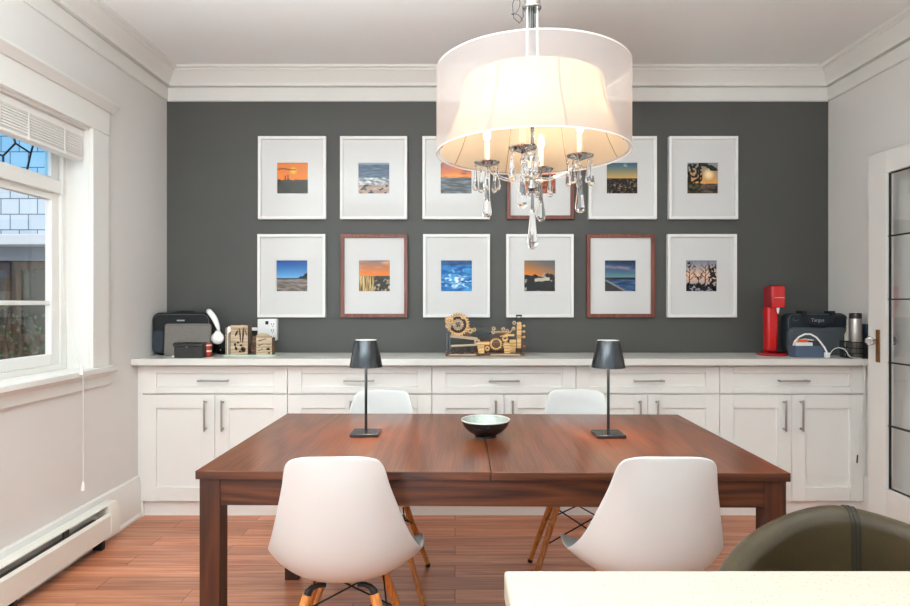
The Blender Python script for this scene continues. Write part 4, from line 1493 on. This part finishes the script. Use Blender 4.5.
fl = thing('steel_flask', 'tall brushed steel flask in the black wire basket', 'flask', (X(855.5, 3.545), 3.545, CT))
B().lathe([(0, .003), (.032, .003), (.034, .006), (.034, .225), (.032, .230), (0, .230)], n=32).build('body', 'steel', fl)
B().lathe([(0, .230), (.0325, .230), (.0325, .256), (.030, .262), (0, .262)], n=32).build('lid', 'black_plastic', fl)
nb = thing('notebook', 'dark navy book standing upright beside the steel flask', 'book', (X(864.3, 3.55), 3.55, CT))
B().box(-.015, .015, -.036, .05, .003, .195).build('pages', 'mat_board', nb)
B().box(-.018, -.015, -.039, .052, .003, .198).box(.015, .018, -.039, .052, .003, .198).box(-.018, .018, -.042, -.039, .003, .198).build('cover', 'navy', nb)
wb = thing('wire_basket', 'black wire basket at the right end of the counter', 'basket', (X(857.5, 3.55), 3.55, CT))
b = B()
x0, x1 = -.064, .062
y0, y1 = -.052, .062
for z in (.002, .03, .06, .095):
    b.tube([(x0, y0, z), (x1, y0, z), (x1, y1, z), (x0, y1, z)], .002, 5, closed=True)
n = 16
for i in range(n + 1):
    x = x0 + (x1 - x0) * i / n
    b.cyl((x, y0, 0), (x, y0, .095), .0013, n=5).cyl((x, y1, 0), (x, y1, .095), .0013, n=5)
    y = y0 + (y1 - y0) * i / n
    b.cyl((x0, y, 0), (x0, y, .095), .0013, n=5).cyl((x1, y, 0), (x1, y, .095), .0013, n=5)
b.build('wire_mesh', 'black_metal', wb)
gb = thing('glass_bottle', 'small pale bottle between the teal bag and steel flask', 'bottle', (X(848.3, 3.65), 3.65, CT))
B().lathe([(0, 0), (.020, 0), (.021, .003), (.021, .130), (.012, .150), (.011, .165), (0, .165)], n=24).build('body', pmat('pale_label', srgb(196, 190, 176), .4), gb)
B().lathe([(0, .165), (.013, .165), (.013, .185), (0, .185)], n=20).build('cap', 'steel', gb)
hc = thing('hanging_cable', 'thin white cable hanging over the counter edge down the cabinet', 'cable', (X(855, 3.49), 3.49, CT))
ox, oy, oz = X(855, 3.49), 3.49, CT
def hpnt(px, py, Y): return (X(px, Y) - ox, Y - oy, Z(py, Y) - oz)
pts = [(-.085, .10, .004), (-.080, .09, .045), (-.055, .06, .066), (-.028, .03, .050), (-.030, .015, .015), (-.015, .002, .004), (.010, -.001, .005), (.030, -.004, .0045), (.042, -.010, -.004), hpnt(864.5, 375, 3.478), hpnt(865, 389, 3.49), hpnt(862.5, 410, 3.50), hpnt(860, 430, 3.51), hpnt(857.5, 455, 3.512)]
B().tube(pts, .0024, 8).build('wire', 'white_plastic', hc, subd=1)
B().cyl(pts[-1], hpnt(857, 463, 3.512), .004, n=10).build('connector', 'char_plastic', hc)

# ------------------------------------------------------------------ sky, fill spots and camera
wd = bpy.data.worlds.new('sky')
sc.world = wd
wd.use_nodes = True
nt = wd.node_tree
for n_ in list(nt.nodes):
    nt.nodes.remove(n_)
out = nt.nodes.new('ShaderNodeOutputWorld')
bg = nt.nodes.new('ShaderNodeBackground')
tc = nt.nodes.new('ShaderNodeTexCoord')
sp = nt.nodes.new('ShaderNodeSeparateXYZ')
nt.links.new(tc.outputs['Generated'], sp.inputs[0])
mr = nt.nodes.new('ShaderNodeMapRange')
mr.inputs['From Min'].default_value = -.9
mr.inputs['From Max'].default_value = .3
mr.inputs['To Min'].default_value = 1.05      # bright hazy side of the sky
mr.inputs['To Max'].default_value = 1.3
nt.links.new(sp.outputs['Y'], mr.inputs['Value'])
ns = nt.nodes.new('ShaderNodeTexNoise')
ns.inputs['Scale'].default_value = 2.2
ns.inputs['Detail'].default_value = 5
nt.links.new(tc.outputs['Generated'], ns.inputs['Vector'])
cr = nt.nodes.new('ShaderNodeValToRGB')
cr.color_ramp.elements[0].position = .35
cr.color_ramp.elements[0].color = (.74, .87, 1, 1)
cr.color_ramp.elements[1].position = .6
cr.color_ramp.elements[1].color = (.95, .98, 1, 1)
nt.links.new(ns.outputs['Fac'], cr.inputs['Fac'])
nt.links.new(cr.outputs['Color'], bg.inputs['Color'])
nt.links.new(mr.outputs[0], bg.inputs['Strength'])
nt.links.new(bg.outputs[0], out.inputs['Surface'])

# added unseen fill spots, bounced off the ceiling behind the camera
for nm, en, loc, tilt, cone in (('fill_spot', 100, (-.6, -.6, .7), 145, 118), ('fill_spot', 640, (-.65, -.15, 1.1), 172, 120)):
    L = bpy.data.lights.new(nm, 'SPOT')
    L.energy = en
    L.spot_size = rad(cone)
    L.spot_blend = .5
    L.shadow_soft_size = .2
    L.color = (.83, .96, 1)
    lo = bpy.data.objects.new(nm, L)
    COL.objects.link(lo)
    lo.location = loc
    lo.rotation_euler = (rad(tilt), 0, 0)

cam = bpy.data.cameras.new('camera')
cam.sensor_width = 36
cam.lens = 36 * F / 910
cam.clip_start = .02
co = bpy.data.objects.new('camera', cam)
COL.objects.link(co)
co.location = (0, 0, H)
co.rotation_euler = (PI / 2, 0, 0)
sc.camera = co

vs = sc.view_settings
vs.view_transform = 'Standard'
vs.look = 'None'
vs.gamma = 1
vs.exposure = .78
vs.use_curve_mapping = False
sc.cycles.use_denoising = True
sc.cycles.max_bounces = 10
sc.cycles.diffuse_bounces = 6
sc.cycles.transparent_max_bounces = 16
sc.cycles.caustics_reflective = False
sc.cycles.caustics_refractive = False
sc.cycles.sample_clamp_indirect = 6
